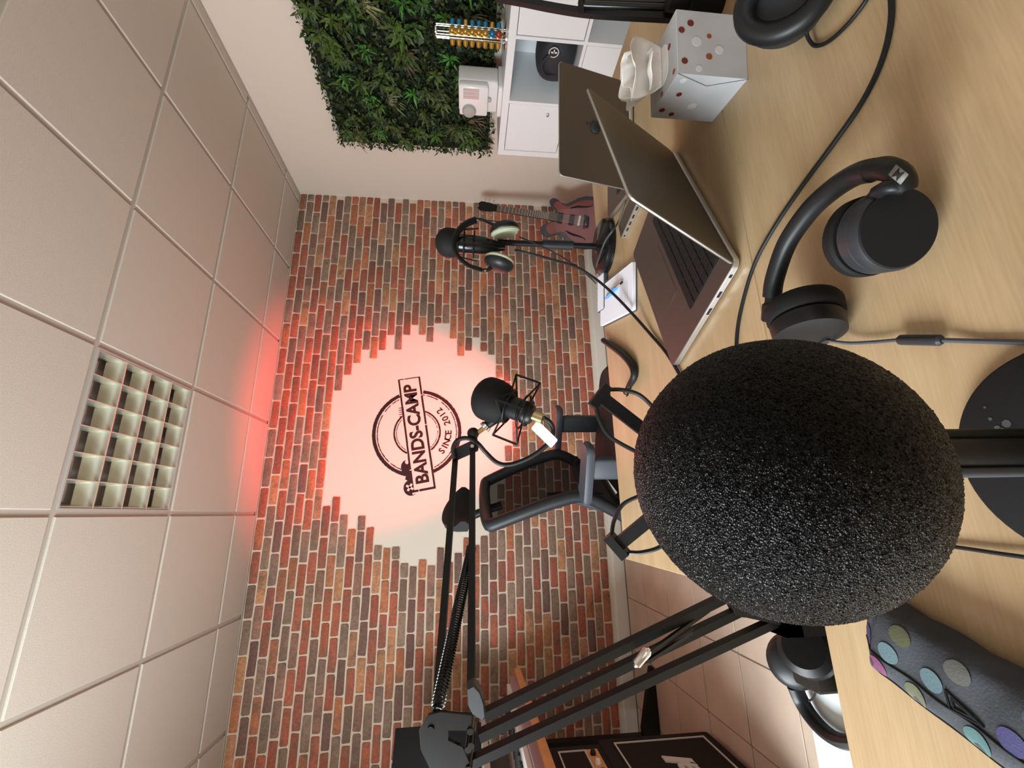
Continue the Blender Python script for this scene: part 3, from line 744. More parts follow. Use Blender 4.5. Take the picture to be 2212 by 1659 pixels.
for k in range(1, 20):
    y = .66-.628*(1-2**(-k/12)); w_ = .0215+(.66-y)*.0122
    MB().box(G(0, y, .0225), (2*w_, .0025, .002), (g_x, g_up, g_n)).build('fret', 'fret', fb, smooth=False)
MB().prism([(-.022, .66), (.022, .66), (.034, .72), (.037, .80), (.020, .822), (0, .812), (-.020, .822), (-.037, .80), (-.034, .72)], GO+g_n*.008, g_x, g_up, -.007, .007, .002).build('headstock', 'black_gloss', gt)
for s in (-1, 1):
    for k in range(3):
        q = .700+k*.036; MB().cyl(G(s*.034, q, .008), G(s*.052, q, .008), .0025, n=8).ball(G(s*.056, q, .008), (.006, .004, .008), 10, 6).build('tuning_peg', 'steel', gt)
for k in range(6):
    s = (k-2.5)/2.5; MB().cyl(G(s*.026, -.04, .020), G(s*.018, .66, .024), .0007, n=5).build('string', 'steel', gt)

# ================================================================== OFFICE CHAIR
ch = thing('office_chair', 'black mesh-back office chair with headrest behind the far table', 'office chair', (.285, 1.665, 0), R(-28))
L3 = dict(local=True)
MB().prism(rrect(.47, .49, .09, 6), (.02, 0, 0), (1, 0, 0), (0, 1, 0), .475, .548, .022).build('seat', 'chair_fabric', ch, **L3)
MB().prism(rrect(.42, .44, .08, 5), (.02, 0, 0), (1, 0, 0), (0, 1, 0), .452, .476, .006).build('seat_pan', 'chair_plastic', ch, **L3)
prof = spline([V((-.285, 0, .52)), V((-.235, 0, .60)), V((-.180, 0, .71)), V((-.195, 0, .80)), V((-.240, 0, .92)), V((-.290, 0, 1.035))], 6)
def bk(t, y):                             # point of the curved back, t in 0..1
    i = t*(len(prof)-1); k = min(int(i), len(prof)-2); p = prof[k].lerp(prof[k+1], i-k); return V((p.x+.9*y*y*.6, y, p.z))
n_ = 30; W_ = [.190, .198, .204, .202, .196, .184]
def bwid(t):
    i = t*5; k = min(int(i), 4); return W_[k]+(W_[k+1]-W_[k])*(i-k)
loop = [bk(i/n_, bwid(i/n_)) for i in range(n_+1)]+[bk(1, bwid(1)*math.cos(R(180*j/12)))+V((0, 0, .012*math.sin(R(180*j/12)))) for j in range(1, 12)]+[bk(1-i/n_, -bwid(1-i/n_)) for i in range(n_+1)]+[bk(0, -bwid(0)*math.cos(R(180*j/12))) for j in range(1, 12)]
MB().tube(loop, .023, 10, closed=True).build('back_frame', 'frame_plastic', ch, **L3)
rows = [[bk(i/24, y*bwid(i/24)) for y in [-.97+1.94*j/10 for j in range(11)]] for i in range(25)]
m = MB(); vs = [p for r_ in rows for p in r_]; m.add(vs, [(i*11+j, i*11+j+1, (i+1)*11+j+1, (i+1)*11+j) for i in range(24) for j in range(10)]); m.build('mesh_panel', 'mesh_fabric', ch, **L3)
m = MB(); rr = [[bk(.02+i*.055, y*bwid(.1)*.93)+V((.012, 0, 0)) for y in [-1+2*j/8 for j in range(9)]] for i in range(7)]
for i in range(7):
    for j in range(9): rr[i][j] = rr[i][j]-V((0, 0, .05*(abs(j-4)/4)**2 if i == 6 else 0))
m.add([p for r_ in rr for p in r_], [(i*9+j, i*9+j+1, (i+1)*9+j+1, (i+1)*9+j) for i in range(6) for j in range(8)]); m.build('lumbar_pad', 'chair_fabric', ch, local=True, solid=.012)
MB().tube(spline([(-.04, 0, .46), (-.20, 0, .47), (-.30, 0, .54), (-.262, 0, .70), (-.262, 0, .80)]), .022, 10).build('back_support', 'chair_plastic', ch, **L3)
hd = MB(); hp_ = []
for j in range(11):
    y = -.145+.29*j/10; x = -.335+1.8*y*y
    hp_.append((x, y))
m = MB(); A_ = [V((x, y, 0)) for x, y in hp_]
vs = []; fs = []
ztop = [1.215-.055*abs((j-5)/5)**2.4 for j in range(11)]; zbot = [1.105]*11
for j in range(11):
    x, y = hp_[j]
    for dx, zz in ((.022, ztop[j]-.02), (.022, zbot[j]+.02), (.006, zbot[j]), (-.018, zbot[j]+.01), (-.018, ztop[j]-.01), (.004, ztop[j])): vs.append((x+dx, y, zz))
for j in range(10):
    for q in range(6): fs.append((j*6+q, j*6+(q+1) % 6, (j+1)*6+(q+1) % 6, (j+1)*6+q))
fs += [tuple(range(6)), tuple(60+q for q in range(5, -1, -1))]
m.add(vs, fs).build('headrest', 'chair_fabric', ch, local=True, ang=60)
MB().tube(spline([(-.288, 0, .98), (-.315, 0, 1.06), (-.352, 0, 1.14)]), .016, 10).build('headrest_post', 'black', ch, **L3)
for s in (-1, 1):
    a = MB().prism(rrect(.22, .080, .03, 5), (-.055, s*.245, 0), (1, 0, 0), (0, 1, 0), .705, .732, .007).build('armrest', 'chair_plastic', ch, **L3)
    MB().prism(rrect(.075, .040, .012, 3), (-.03, s*.255, 0), (1, 0, 0), (0, 1, 0), .50, .708, .002).build('armrest_post', 'chair_plastic', a, **L3)
    MB().box((-.03, s*.225, .478), (.07, .10, .03)).build('armrest_bracket', 'chair_plastic', a, **L3)
MB().cyl((0, 0, .10), (0, 0, .45), .026).build('gas_lift', 'black', ch, **L3)
for k in range(5):
    a = 2*PI*k/5+.3; d = V((math.cos(a), math.sin(a), 0)); e = V((-d.y, d.x, 0))
    sp_ = MB().tube([d*.02+V((0, 0, .115)), d*.30+V((0, 0, .075))], [.028, .016], 8).build('base_spoke', 'black', ch, **L3)
    MB().cyl(d*.30+e*-.022+V((0, 0, .030)), d*.30+e*.022+V((0, 0, .030)), .030, n=16).cyl(d*.30+V((0, 0, .05)), d*.30+V((0, 0, .085)), .008).build('caster', 'black', sp_, **L3)

# ================================================================== LEFT SIDE: keyboard desk, speaker, amplifier
DX = -.885; DZ = Z(-.300)
dk = thing('keyboard_desk', 'orange wood keyboard desk at the left wall holding the white keyboard', 'desk', (-1.2, 2.4, 0))
MB().prism(rrect(.70, 1.55, .004, 1), (DX-.35, 2.20, 0), (1, 0, 0), (0, 1, 0), DZ-.034, DZ, .002).build('desktop', 'orange_wood', dk)
for y in (2.88,):
    MB().bx((-1.285, y, .03), (-1.235, y+.05, DZ-.034)).build('post', 'black', dk, smooth=False)
    MB().prism([(-.36, 0), (.36, 0), (.36, .02), (.05, .10), (-.05, .10), (-.36, .02)], (-1.26, y+.05, 0), (1, 0, 0), (0, 0, 1), 0, .05, .003).build('foot', 'black', dk)
for y in (1.43,):
    MB().bx((-1.285, y, .03), (-1.235, y+.05, DZ-.034)).build('post', 'black', dk, smooth=False)
    MB().prism([(-.36, 0), (.36, 0), (.36, .02), (.05, .10), (-.05, .10), (-.36, .02)], (-1.26, y+.05, 0), (1, 0, 0), (0, 0, 1), 0, .05, .003).build('foot', 'black', dk)
kb = thing('keyboard', 'mauve music keyboard with white and black keys on the orange desk', 'keyboard', (-1.05, 2.2, DZ))
MB().bx((-1.21, 1.52, DZ), (-.905, 2.90, DZ+.035)).build('case', 'mauve', kb, smooth=False)
MB().bx((-1.21, 1.52, DZ+.035), (-1.075, 2.90, DZ+.075)).build('control_panel', 'shelf_grey', kb, smooth=False)
wk = MB().box((0, 0, 0), (.140, .0222, .020)); bk_ = MB().box((0, 0, 0), (.085, .011, .014)); w0 = b0 = None
for k in range(56):
    y = 1.545+k*.0238
    if w0 is None: w0 = q = wk.build('white_key', 'ivory', kb, local=True, smooth=False)
    else: q = child(w0, kb)
    q.location = V((-1.0, y, DZ+.046))-V(kb.location)
    if k % 7 in (0, 1, 3, 4, 5) and k < 55:
        if b0 is None: b0 = q = bk_.build('black_key', 'key_black', kb, local=True, smooth=False)
        else: q = child(b0, kb)
        q.location = V((-1.03, y+.0119, DZ+.063))-V(kb.location)
# riser shelf with the monitor speaker
rs = thing('riser_shelf', 'pale grey shelf board carrying the black speaker above the keyboard', 'shelf', (-1.35, 2.5, DZ))
MB().bx((-1.62, 2.0, Z(-.115)), (-1.02, 2.92, Z(-.090))).build('board', 'shelf_grey', rs, smooth=False)
for y in (2.03, 2.87): MB().bx((-1.58, y, DZ), (-1.24, y+.02, Z(-.115))).build('support', 'shelf_grey', rs, smooth=False)
spk = thing('monitor_speaker', 'black studio monitor speaker standing against the brick wall side', 'speaker', (-1.20, 2.66, Z(-.090)), R(28))
MB().prism(rrect(.30, .235, .006, 2), (0, 0, 0), (1, 0, 0), (0, 1, 0), 0, .425, .004).build('cabinet', 'black_matte', spk, local=True)
# front faces local +x
MB().lathe([(.088, .0), (.088, .004), (.080, .005), (.076, .000), (.040, -.012), (.036, -.012), (.020, -.004), (.001, -.002)], (.151, 0, .155), (1, 0, 0), 32).build('woofer', 'black_soft', spk, local=True)
MB().lathe([(.046, .0), (.046, .004), (.030, .000), (.014, -.004), (.010, .000), (.001, .004)], (.151, 0, .325), (1, 0, 0), 28).build('tweeter', 'black_soft', spk, local=True)
# amplifier head on cabinet, fronts facing the room
AX = -.965
def amp(name, label, y0, y1, z0, z1, dpt, head=False):
    t = thing(name, label, 'amplifier', (AX-dpt/2, (y0+y1)/2, z0))
    MB().prism(rrect(y1-y0, z1-z0, .015, 3), (AX-dpt, (y0+y1)/2, (z0+z1)/2), (0, 1, 0), (0, 0, 1), 0, dpt, .004).build('cabinet', 'tolex', t)
    b = .052; zt = z1-(.06 if not head else .045)
    zb = z0+(b-.01 if not head else .075)
    gy0, gy1 = y0+b, y1-b
    MB().bx((AX, gy0, zb), (AX+.003, gy1, zt)).build('grille_cloth', 'grille', t, smooth=False)
    p = .006
    for a_, b_ in (((gy0, zb), (gy1, zb+p)), ((gy0, zt-p), (gy1, zt)), ((gy0, zb+p), (gy0+p, zt-p)), ((gy1-p, zb+p), (gy1, zt-p))):
        MB().bx((AX+.001, a_[0], a_[1]), (AX+.007, b_[0], b_[1])).build('piping', 'piping', t, smooth=False)
    return t
cab = amp('speaker_cabinet', 'large black guitar speaker cabinet with white piping on the tiled floor', 1.50, 2.252, .03, Z(-.585), .36)
for y in (1.56, 2.19):
    for x in (AX-.05, AX-.31): MB().cyl((x, y, 0), (x, y, .032), .02).build('foot', 'black', cab)
mbt = MB(); put_text(mbt, 'Marshall', .15, (AX+.006, 1.83, Z(-.86)), (0, 1, 0), (0, 0, 1), shear=.35, extrude=.003, bold=.003, spacing=.82); mbt.build('script_badge', 'piping', cab, smooth=False)
MB().box((AX-.15, 2.262, .42), (.12, .02, .03)).build('side_handle', 'black', cab)
hdm = amp('amplifier_head', 'black amplifier head with orange knob panel stacked on the speaker cabinet', 1.52, 2.215, Z(-.585), Z(-.348), .24, True)
MB().bx((AX+.001, 1.575, Z(-.560)), (AX+.006, 2.163, Z(-.505))).build('control_panel', 'orange_wood', hdm, smooth=False)
for k in range(7): MB().lathe([(.012, 0), (.012, .006), (.009, .016), (.002, .017)], (AX+.006, 2.12-k*.07, Z(-.532)), (1, 0, 0), 14).build('knob', 'ivory' if k % 2 else 'black', hdm)
# white low cabinet left of the near table with the loose headphones on it
wc = thing('side_cabinet', 'white low cabinet on the floor beside the near table corner', 'cabinet', (-.3675, .503, 0))
MB().prism(rrect(.255, .42, .004, 1), (-.3675, .503, 0), (1, 0, 0), (0, 1, 0), 0, Z(-.535), .002).build('body', 'white_lam', wc)
MB().prism(rrect(.265, .44, .004, 1), (-.3675, .503, 0), (1, 0, 0), (0, 1, 0), Z(-.535), Z(-.515), .002).build('top', 'white_lam', wc)

# ================================================================== LAPTOPS
def laptop(name, label, A, th, W, D, Lid, al, port_side):
    """A: hinge corner on the table; h along the hinge; base runs along b; lid leans by al from the table on the n side"""
    h = V((math.cos(th), math.sin(th), 0)); n = V((h.y, -h.x, 0)); b = -n; up = V((0, 0, 1))
    A = V((A[0], A[1], TB)); c = A+h*W/2+b*D/2
    t = thing(name, label, 'laptop', c)
    base = MB().prism(rrect(W, D, .012, 5), c, h, b, .003, .0145, .0012).build('base', 'space_grey_top', t)
    MB().prism(rrect(W+.0006, D+.0006, .0123, 5), c, h, b, .0042, .0134, .0006).build('rim', 'alu_edge', t)
    for sx in (-.4, .4):
        for sy in (-.4, .4): MB().cyl(c+h*W*sx+b*D*sy, c+h*W*sx+b*D*sy+up*.0035, .008, n=12).build('foot', 'black', t)
    zt = .0147
    def S(x, y, z=zt): return A+h*(W*x)+b*(D*y)+up*z
    MB().prism(rrect(W*.78, D*.46, .004, 2), S(.5, .31), h, b, -.0008, .0003).build('keyboard_well', 'key_black', t)
    rows_ = [14, 14, 14, 13, 12, 9]; kb_ = None
    ky = D*.46/6.15
    for r_, nk in enumerate(rows_):
        kw = W*.775/nk; y = D*(.31-.23)+ky*(r_+.55)
        ks_ = [(k, 1) for k in range(nk)] if r_ < 5 else [(0, 1), (1, 1), (2, 1), (3.0, 3), (6, 1), (7, 1), (8, 1)]
        for k, span in ks_:
            p = A+h*(W*.1125+kw*(k+span/2))+b*y+up*(zt+.0004)
            MB().prism(rrect(kw*span-.0024, ky-.0026, .0012, 1), p, h, b, 0, .0011, .0003).build('key', 'black_soft', t)
    MB().prism(rrect(W*.40, D*.36, .004, 3), S(.5, .775), h, b, 0, .00025).build('trackpad', 'space_grey', t)
    v = n*math.cos(al)+up*math.sin(al); o = A+b*.006+up*.0150
    nrm = h.cross(v)                      # points to the back or the front of the lid
    back = 1 if nrm.dot(n) > 0 else -1
    lc = o+h*W/2+v*Lid/2
    lo_, hi_ = (-.0010, .0045) if back > 0 else (-.0045, .0010)
    lid = MB().prism(rrect(W, Lid, .010, 5), lc, h, v, lo_, hi_, .0012).build('lid', 'space_grey', t)
    f0, f1 = (-.0016, -.0009) if back > 0 else (.0009, .0016)
    MB().prism(rrect(W*.97, Lid*.93, .006, 4), lc, h, v, f0, f1).build('screen', 'screen_off', lid)
    MB().prism(rrect(W+.0008, Lid+.0008, .0104, 5), lc, h, v, (lo_+hi_)/2-.0016, (lo_+hi_)/2+.0016, .0005).build('lid_rim', 'alu_edge', lid)
    MB().cyl(o+h*W*.12, o+h*W*.88, .0055, n=12).build('hinge', 'charcoal', t)
    nb = nrm*back
    return t, A, h, b, n, lc, v, nb, lid
l1 = laptop('laptop', 'open grey laptop with its keyboard showing and lid tilted back on the far table', (.345, .532), R(20.5), .345, .243, .212, PI-R(117), 0)
t, A, h, b, n, lc, v, nb, lid = l1
ports = [(.10, .006), (.25, .012), (.40, .014)]
for f_, w_ in ports:
    p = A+b*(.243*f_)+V((0, 0, .0088)); MB().box(p-h*.0002, (.0014, w_, .0042), (h, b, V((0, 0, 1)))).build('port', 'ink', t, smooth=False)
l2 = laptop('laptop', 'closed-off looking grey laptop lid seen from behind, beside the tissue box', (.747, .857), R(-13.5), .272, .165, .190, R(75), 0)
l2[0]['label'] = 'grey laptop seen from behind with a dark fruit emblem on its lid'
t, A, h, b, n, lc, v, nb, lid = l2
# emblem: bitten fruit with a leaf
ux = h if h.dot(RGT) > 0 else -h
def E2(x, y, e=.0062): return lc+ux*x+v*y+nb*e
pts = []
for k in range(28):
    a = 2*PI*k/28; r = .0155*(1+.10*math.cos(2*a)+.03*math.sin(a)); x, y = r*math.cos(a), r*math.sin(a)*1.02
    if abs(a-PI/2) < .3: y -= .002
    if abs(a+PI/2-2*PI) < .3: y += .0015
    dx, dy = x-.0185, y-.003; dd_ = math.hypot(dx, dy)
    if dd_ < .0075: x, y = .0185+dx/dd_*.0075, .003+dy/dd_*.0075
    pts.append((x, y))
m = MB(); m.add([E2(*p) for p in pts], [tuple(range(len(pts)))]); m.build('emblem', 'charcoal', lid, solid=.0005)
m = MB(); m.add([E2(0, .0175), E2(.0035, .020), E2(.006, .0265), E2(.0015, .0235)], [(0, 1, 2, 3)]); m.build('emblem_leaf', 'charcoal', lid, solid=.0005)
m = MB()
for k in range(3):
    m.add([E2(-.006+.010*k, -.080), E2(.001+.010*k, -.080), E2(.001+.010*k, -.072), E2(-.006+.010*k, -.072)], [(0, 1, 2, 3)])
m.add([E2(-.006, -.087), E2(.021, -.087), E2(.021, -.083), E2(-.006, -.083)], [(0, 1, 2, 3)])
ob = m.build('sticker_print', 'white_print', lid, solid=.0004); ob['kind'] = 'stuff'

# USB hub
a, b_ = PZ(1385, 432, TB+.006), PZ(1347, 515, TB+.006); d = (b_-a); d.z = 0; Lh = d.length; d.normalize(); e = V((-d.y, d.x, 0))
if e.dot(RGT) < 0: e = -e
hub = thing('usb_hub', 'thin grey usb hub with silver port edge beside the open laptop', 'usb hub', (a+b_)/2+e*.022-V((0, 0, .006)))
c = (a+b_)/2+e*.022; c.z = TB
ex, ey = (d, e) if d.cross(e).z > 0 else (e, d)
sz = (Lh, .044) if ex is d else (.044, Lh)
MB().prism(rrect(sz[0], sz[1], .004, 3), c, ex, ey, 0, .014, .001).build('body', 'space_grey', hub)
MB().box(c-e*.0222+V((0, 0, .007)), (Lh*.97, .001, .0125), (d, e, V((0, 0, 1)))).build('port_edge', 'alu_edge', hub, smooth=False)
for f_ in (-.30, -.10, .08, .24): MB().box(c-e*.0229+d*(Lh*f_)+V((0, 0, .007)), (.011, .001, .0045), (d, e, V((0, 0, 1)))).build('port', 'ink', hub, smooth=False)
MB().cyl(c-e*.0224+d*(Lh*.42)+V((0, 0, .007)), c-e*.0232+d*(Lh*.42)+V((0, 0, .007)), .0028, n=12).build('port', 'ink', hub)

# ================================================================== NOTEBOOKS AND PEN
q = [PZ(1358, 572, TB+.010), PZ(1374, 674, TB+.010), PZ(1301, 710, TB+.010), PZ(1296, 608, TB+.010)]
nb_c = sum(q, V((0, 0, 0)))/4; nb_c.z = TB
ua = (q[2]-q[1]); ua.z = 0; La = ua.length; ua.normalize(); wb_ = V((-ua.y, ua.x, 0)); Wb = .122
nbk = thing('notebook', 'open spiral notebook with white pages and a blue pen on it', 'notebook', nb_c)
MB().prism(rrect(La, Wb, .004, 2), nb_c, ua, wb_, 0, .0025, .0006).build('cover', 'card_dark', nbk)
MB().prism(rrect(La-.004, Wb-.006, .003, 2), nb_c, ua, wb_, .0025, .011, .0006).build('pages', 'paper', nbk)
sd = wb_ if wb_.dot(RGT) > 0 else -wb_
for k in range(22):
    p = nb_c+sd*(Wb/2-.002)+ua*(La*(-.46+.92*k/21))+V((0, 0, .0065))
    MB().tube([p+sd*(.0055*math.cos(a_))+V((0, 0, .0068*math.sin(a_))) for a_ in [2*PI*j/10 for j in range(10)]], .0005, 5, closed=True).build('spiral_loop', 'steel', nbk)
m = MB()
for k in range(6):
    p = nb_c+sd*.008+ua*(-La*.36+k*.010)
    m.add([p-sd*.040+V((0, 0, .01125)), p+sd*rnd.uniform(.01, .04)+V((0, 0, .01125)), p+sd*.01+ua*.0012+V((0, 0, .01125)), p-sd*.040+ua*.0012+V((0, 0, .01125))], [(0, 1, 2, 3)])
ob = m.build('handwriting', 'cable_grey', nbk, smooth=False); ob['kind'] = 'stuff'
p0, p1 = PZ(1343, 610, TB+.016), PZ(1308, 645, TB+.016)
pe = thing('pen', 'light blue ballpoint pen lying on the open notebook', 'pen', (p0+p1)/2-V((0, 0, .005)))
dv = (p1-p0).normalized()
MB().tube([p0+(p1-p0)*.22, p0+(p1-p0)*.85, p1], [.0045, .0050, .0022], 12).build('barrel', 'blue_pen', pe)
MB().tube([p0+(p1-p0)*.04, p0+(p1-p0)*.22], [.0046, .0046], 12).build('grip_ring', 'chrome', pe)
MB().tube([p0-(p1-p0)*.02, p0+(p1-p0)*.05], [.0025, .0030], 10).build('push_button', 'black', pe)
MB().tube([p1, p1+(p1-p0)*.05], [.0020, .0006], 8).build('tip', 'pen_red', pe)
MB().box((p0+p1)/2+V((0, 0, .0058))+dv*-.012, (.036, .0035, .0012), (dv, dv.cross(V((0, 0, 1))), V((0, 0, 1)))).build('clip', 'blue_pen', pe, smooth=False)
q2 = thing('spiral_pad', 'black and white striped spiral pad behind the open notebook', 'notepad', PZ(1294, 632, TB+.01)*1.0)
c2 = PZ(1299, 632, TB+.01); c2.z = TB; q2.location = c2
MB().prism(rrect(.07, .11, .008, 4), c2, ua, wb_, 0, .012, .002).build('cover', 'card_dark', q2)
for k in range(9):
    MB().prism(rrect(.004, .105, .0015, 1), c2+ua*(-.026+k*.0065), ua, wb_, .0121, .0128).build('stripe', 'paper', q2)
for k in range(16):
    p = c2+ua*.036+wb_*(-.05+.1*k/15)+V((0, 0, .006))
    MB().tube([p+ua*(.006*math.cos(a_))+V((0, 0, .008*math.sin(a_))) for a_ in [2*PI*j/10 for j in range(10)]], .0007, 5, closed=True).build('spiral_loop', 'steel', q2)

# ================================================================== TISSUE BOX
n0, l0, r0 = PZ(1616, 171, TB), PZ(1539, 260, TB), PZ(1610, 35, TB)
ea = (r0-n0); ea.z = 0; wa = ea.length; ea.normalize(); eb = V((-ea.y, ea.x, 0)); eb = eb if eb.dot(l0-n0) > 0 else -eb; wb2 = (l0-n0).dot(eb); ht = .107
tc_ = n0+ea*wa/2+eb*wb2/2
tb = thing('tissue_box', 'grey cube tissue box with red dots on the near table', 'tissue box', tc_)
MB().prism([(-wa/2, -wb2/2), (wa/2, -wb2/2), (wa/2, wb2/2), (-wa/2, wb2/2)], tc_, ea, eb, 0, ht, .0008).build('carton', 'carton', tb, smooth=False)
U3 = V((0, 0, 1))
m = MB(); sl_ = rrect(wa*.62, wb2*.40, .018, 5); m.prism(sl_, tc_, ea, eb, ht, ht+.0006); m.build('opening', 'tissue_paper', tb, smooth=False)
def disc(mb, o, x, y, r, nrm, n=14, e=.0004):
    o = V(o)+nrm*e; mb.add([o+x*(r*math.cos(2*PI*k/n))+y*(r*math.sin(2*PI*k/n)) for k in range(n)], [tuple(range(n))]); return mb
for fx, fz, r, mt in [(.38, .80, .0048, 'dot_red'), (.62, .93, .0045, 'dot_red'), (.70, .78, .0050, 'dot_red'), (.25, .62, .004, 'dot_orange'), (.30, .93, .0042, 'dot_orange')] and [(.80, .80, .0050, 'dot_red'), (.68, .93, .0048, 'dot_red'), (.62, .54, .0036, 'dot_orange'), (.30, .55, .0048, 'dot_orange'), (.20, .90, .0048, 'dot_red'), (.52, .72, .0075, 'dot_pale'), (.42, .40, .0065, 'dot_pale'), (.10, .70, .005, 'dot_pale')]:
    disc(MB(), n0+ea*wa*fx+U3*ht*fz, ea, U3, r, -eb).build('dot', mt, tb, smooth=False, solid=.0003)
for fy, fz, r, mt in [(.42, .80, .0042, 'dot_red'), (.80, .90, .0045, 'dot_red'), (.88, .72, .0042, 'dot_red'), (.13, .87, .0050, 'dot_pale'), (.65, .50, .007, 'dot_pale')]:
    disc(MB(), n0+eb*wb2*fy+U3*ht*fz, eb, U3, r, -ea).build('dot', mt, tb, smooth=False, solid=.0003)
for fx, fy, r, mt in [(.62, .25, .0045, 'dot_red'), (.12, .12, .004, 'dot_orange'), (.08, .55, .004, 'dot_orange')]:
    disc(MB(), n0+ea*wa*fx+eb*wb2*fy+U3*ht, ea, eb, r, U3).build('dot', mt, tb, smooth=False, solid=.0003)
m = MB()
for k in range(7): m.box(n0+ea*wa*(.66+.04*k)-eb*.0004+U3*ht*.075, (.002, .0004, .006), (ea, eb, U3))
ob = m.build('maker_print', 'dot_pale', tb, smooth=False); ob['kind'] = 'stuff'
for za, zb_ in ((1.0, .5), (0.0, .5)):
    fa_, fb0 = n0+U3*ht*za-ea*.0003, n0+eb*wb2*.20+U3*ht*zb_-ea*.0003
    MB().tube([fa_, fb0], .0005, 4).build('flap_edge', 'cable_grey', tb, smooth=False)
# tissue pulled up out of the slot: creased sheets opening outward
topc = PD(1345, 165, V(tc_+U3*(ht+.06)-O3).dot(FWD)); botc = tc_+U3*(ht+.001); ax_ = topc-botc; Lt = ax_.length; axn = ax_.normalized()
ns, nt_ = 34, 24; m = MB()
for q_, (lean, w0_, w1_, hs, sh_) in enumerate([(-.036, .032, .052, 1.06, .000), (-.014, .028, .042, 1.06, -.006), (.012, .028, .044, 1.02, .006), (.032, .026, .040, .86, -.004), (-.048, .022, .034, .70, -.016)]):
    vs = []
    for j in range(nt_+1):
        t_ = j/nt_
        for i in range(ns+1):
            s_ = -1+2*i/ns
            edge_ = 1-.16*s_*s_+.05*math.sin(4*s_+q_*2.1)
            wd_ = w0_+(w1_-w0_)*math.sin(PI*.5*t_)
            fold_ = .0045*abs(math.sin(3.1*s_+1.3*q_+.8*t_))*(.3+t_)+.0020*math.sin(9*s_+2*q_+3*t_)*t_
            nz = noise.noise(V((s_*1.6+q_*7, t_*1.9, q_*3.1)))*.008*t_
            curl = lean*(t_**1.4)+(-lean*.55 if False else lean*.35)*max(0, t_-.72)*2
            drop = -.30*Lt*max(0, t_-.80)*abs(lean)/.03
            vs.append(botc+axn*(Lt*hs*edge_*t_+drop)+ea*(s_*wd_*(1-.10*t_*t_)+sh_*t_)+eb*(curl*(1-.55*s_*s_)+fold_+nz))
    m.add(vs, [(j*(ns+1)+i, j*(ns+1)+i+1, (j+1)*(ns+1)+i+1, (j+1)*(ns+1)+i) for j in range(nt_) for i in range(ns)])
ob = m.build('tissue', 'tissue_paper', tb, ang=60, solid=.0004); ob['kind'] = 'stuff'

# ================================================================== MICROPHONE ON THE NEAR TABLE (big foam ball)
nm = thing('foam_microphone', 'huge black foam windscreen microphone on a desk stand closest to the camera', 'microphone', (.030, .245, TB))
FC = V((.0125, .1617, Z(-.1183))); MC = V((.022, .272, Z(-.150))); ax_m = (MC-FC).normalized(); fa, fb_, _ = frame(ax_m)
RS = .0515; nseg, nlat = 560, 300; vs = []; fs = []
m = MB(); pole = fa                      # poles sideways, out of the photograph's view
for j in range(nlat+1):
    th_ = PI*j/nlat
    for i in range(nseg):
        a_ = 2*PI*i/nseg; d_ = (fb_*math.cos(a_)+ax_m*math.sin(a_))*math.sin(th_)+pole*math.cos(th_)
        vs.append(FC+d_*(RS+rnd.gauss(0, .00014)*min(1, math.sin(th_)*3))+(ax_m*(.030*max(0, d_.dot(ax_m))) ))
for j in range(nlat):
    for i in range(nseg): fs.append((j*nseg+i, (j+1)*nseg+i, (j+1)*nseg+(i+1) % nseg, j*nseg+(i+1) % nseg))
m.add(vs, fs).build('foam_windscreen', 'foam', nm, ang=180)
MB().tube([FC+ax_m*.04, MC+ax_m*.055], [.024, .024], 28).build('microphone_body', 'black_soft', nm)
# shock mount with four arms and elastic loops
sm = MB().tube([MC+(fa*math.cos(2*PI*k/36)+fb_*math.sin(2*PI*k/36))*.034 for k in range(36)], .0035, 8, closed=True).build('mount_ring', 'black', nm)
tips = [PD(1296, 856, .292), PD(1333, 1178, .292)]
for tp in tips:
    di = (tp-MC); base_ = MC+(di-ax_m*di.dot(ax_m)).normalized()*.034
    dd_ = (tp-base_).normalized(); s_ = dd_.cross(ax_m).normalized()
    ar = MB().box((base_+tp)/2, ((tp-base_).length, .008, .007), (dd_, s_, dd_.cross(s_))).build('mount_arm', 'black', nm, smooth=False)
    MB().box(tp, (.006, .017, .010), (dd_, s_, dd_.cross(s_))).build('arm_tip', 'black', ar, smooth=False)
    for s in (-1, 1):
        MB().tube(spline([tp-dd_*.003+s_*s*.008, tp-dd_*.010+s_*s*.013, tp-dd_*.022+s_*s*.017, base_+s_*s*.014+dd_*.004]), .0014, 7).build('elastic_cord', 'black_soft', ar)
for k in (1.25*PI, 1.75*PI): pass
# post and base of the stand
pb = V((.030, .245, TB)); pt_ = V((.030, .247, Z(-.185)))
MB().lathe([(.074, 0), (.0745, .004), (.072, .010), (.070, .011), (.02, .0115), (.016, .016)], pb, U3, 64).build('round_base', 'black_matte', nm)
MB().cyl(pb+U3*.010, pt_, .0095, n=20).build('post', 'black_soft', nm)
MB().cyl(pb+V((-.0122, -.002, .012)), pt_+V((-.0122, -.002, 0)), .0032, n=10).build('post_cable', 'cable_grey', nm)
MB().cyl(pb+V((.0115, -.001, .012)), pt_+V((.0115, -.001, 0)), .0035, n=10).build('post_rail', 'black', nm)
MB().tube(spline([pt_-U3*.01, pt_+V((0, .004, .012)), MC+V((0, 0, -.037))]), .011, 12).build('swivel', 'black', nm)
m = MB()
for (x, y, r) in [(2155, 925, .0022), (2175, 915, .0030), (2165, 930, .0022), (2140, 905, .0014), (2128, 880, .001), (2185, 935, .002)]:
    p = PZ(x, y, TB+.0112); disc(m, p, V((1, 0, 0)), V((0, 1, 0)), r, U3, 7)
mat('dust', (.045, .045, .048), .9)
ob = m.build('dust_mark', 'dust', nm, smooth=False); ob['kind'] = 'stuff'

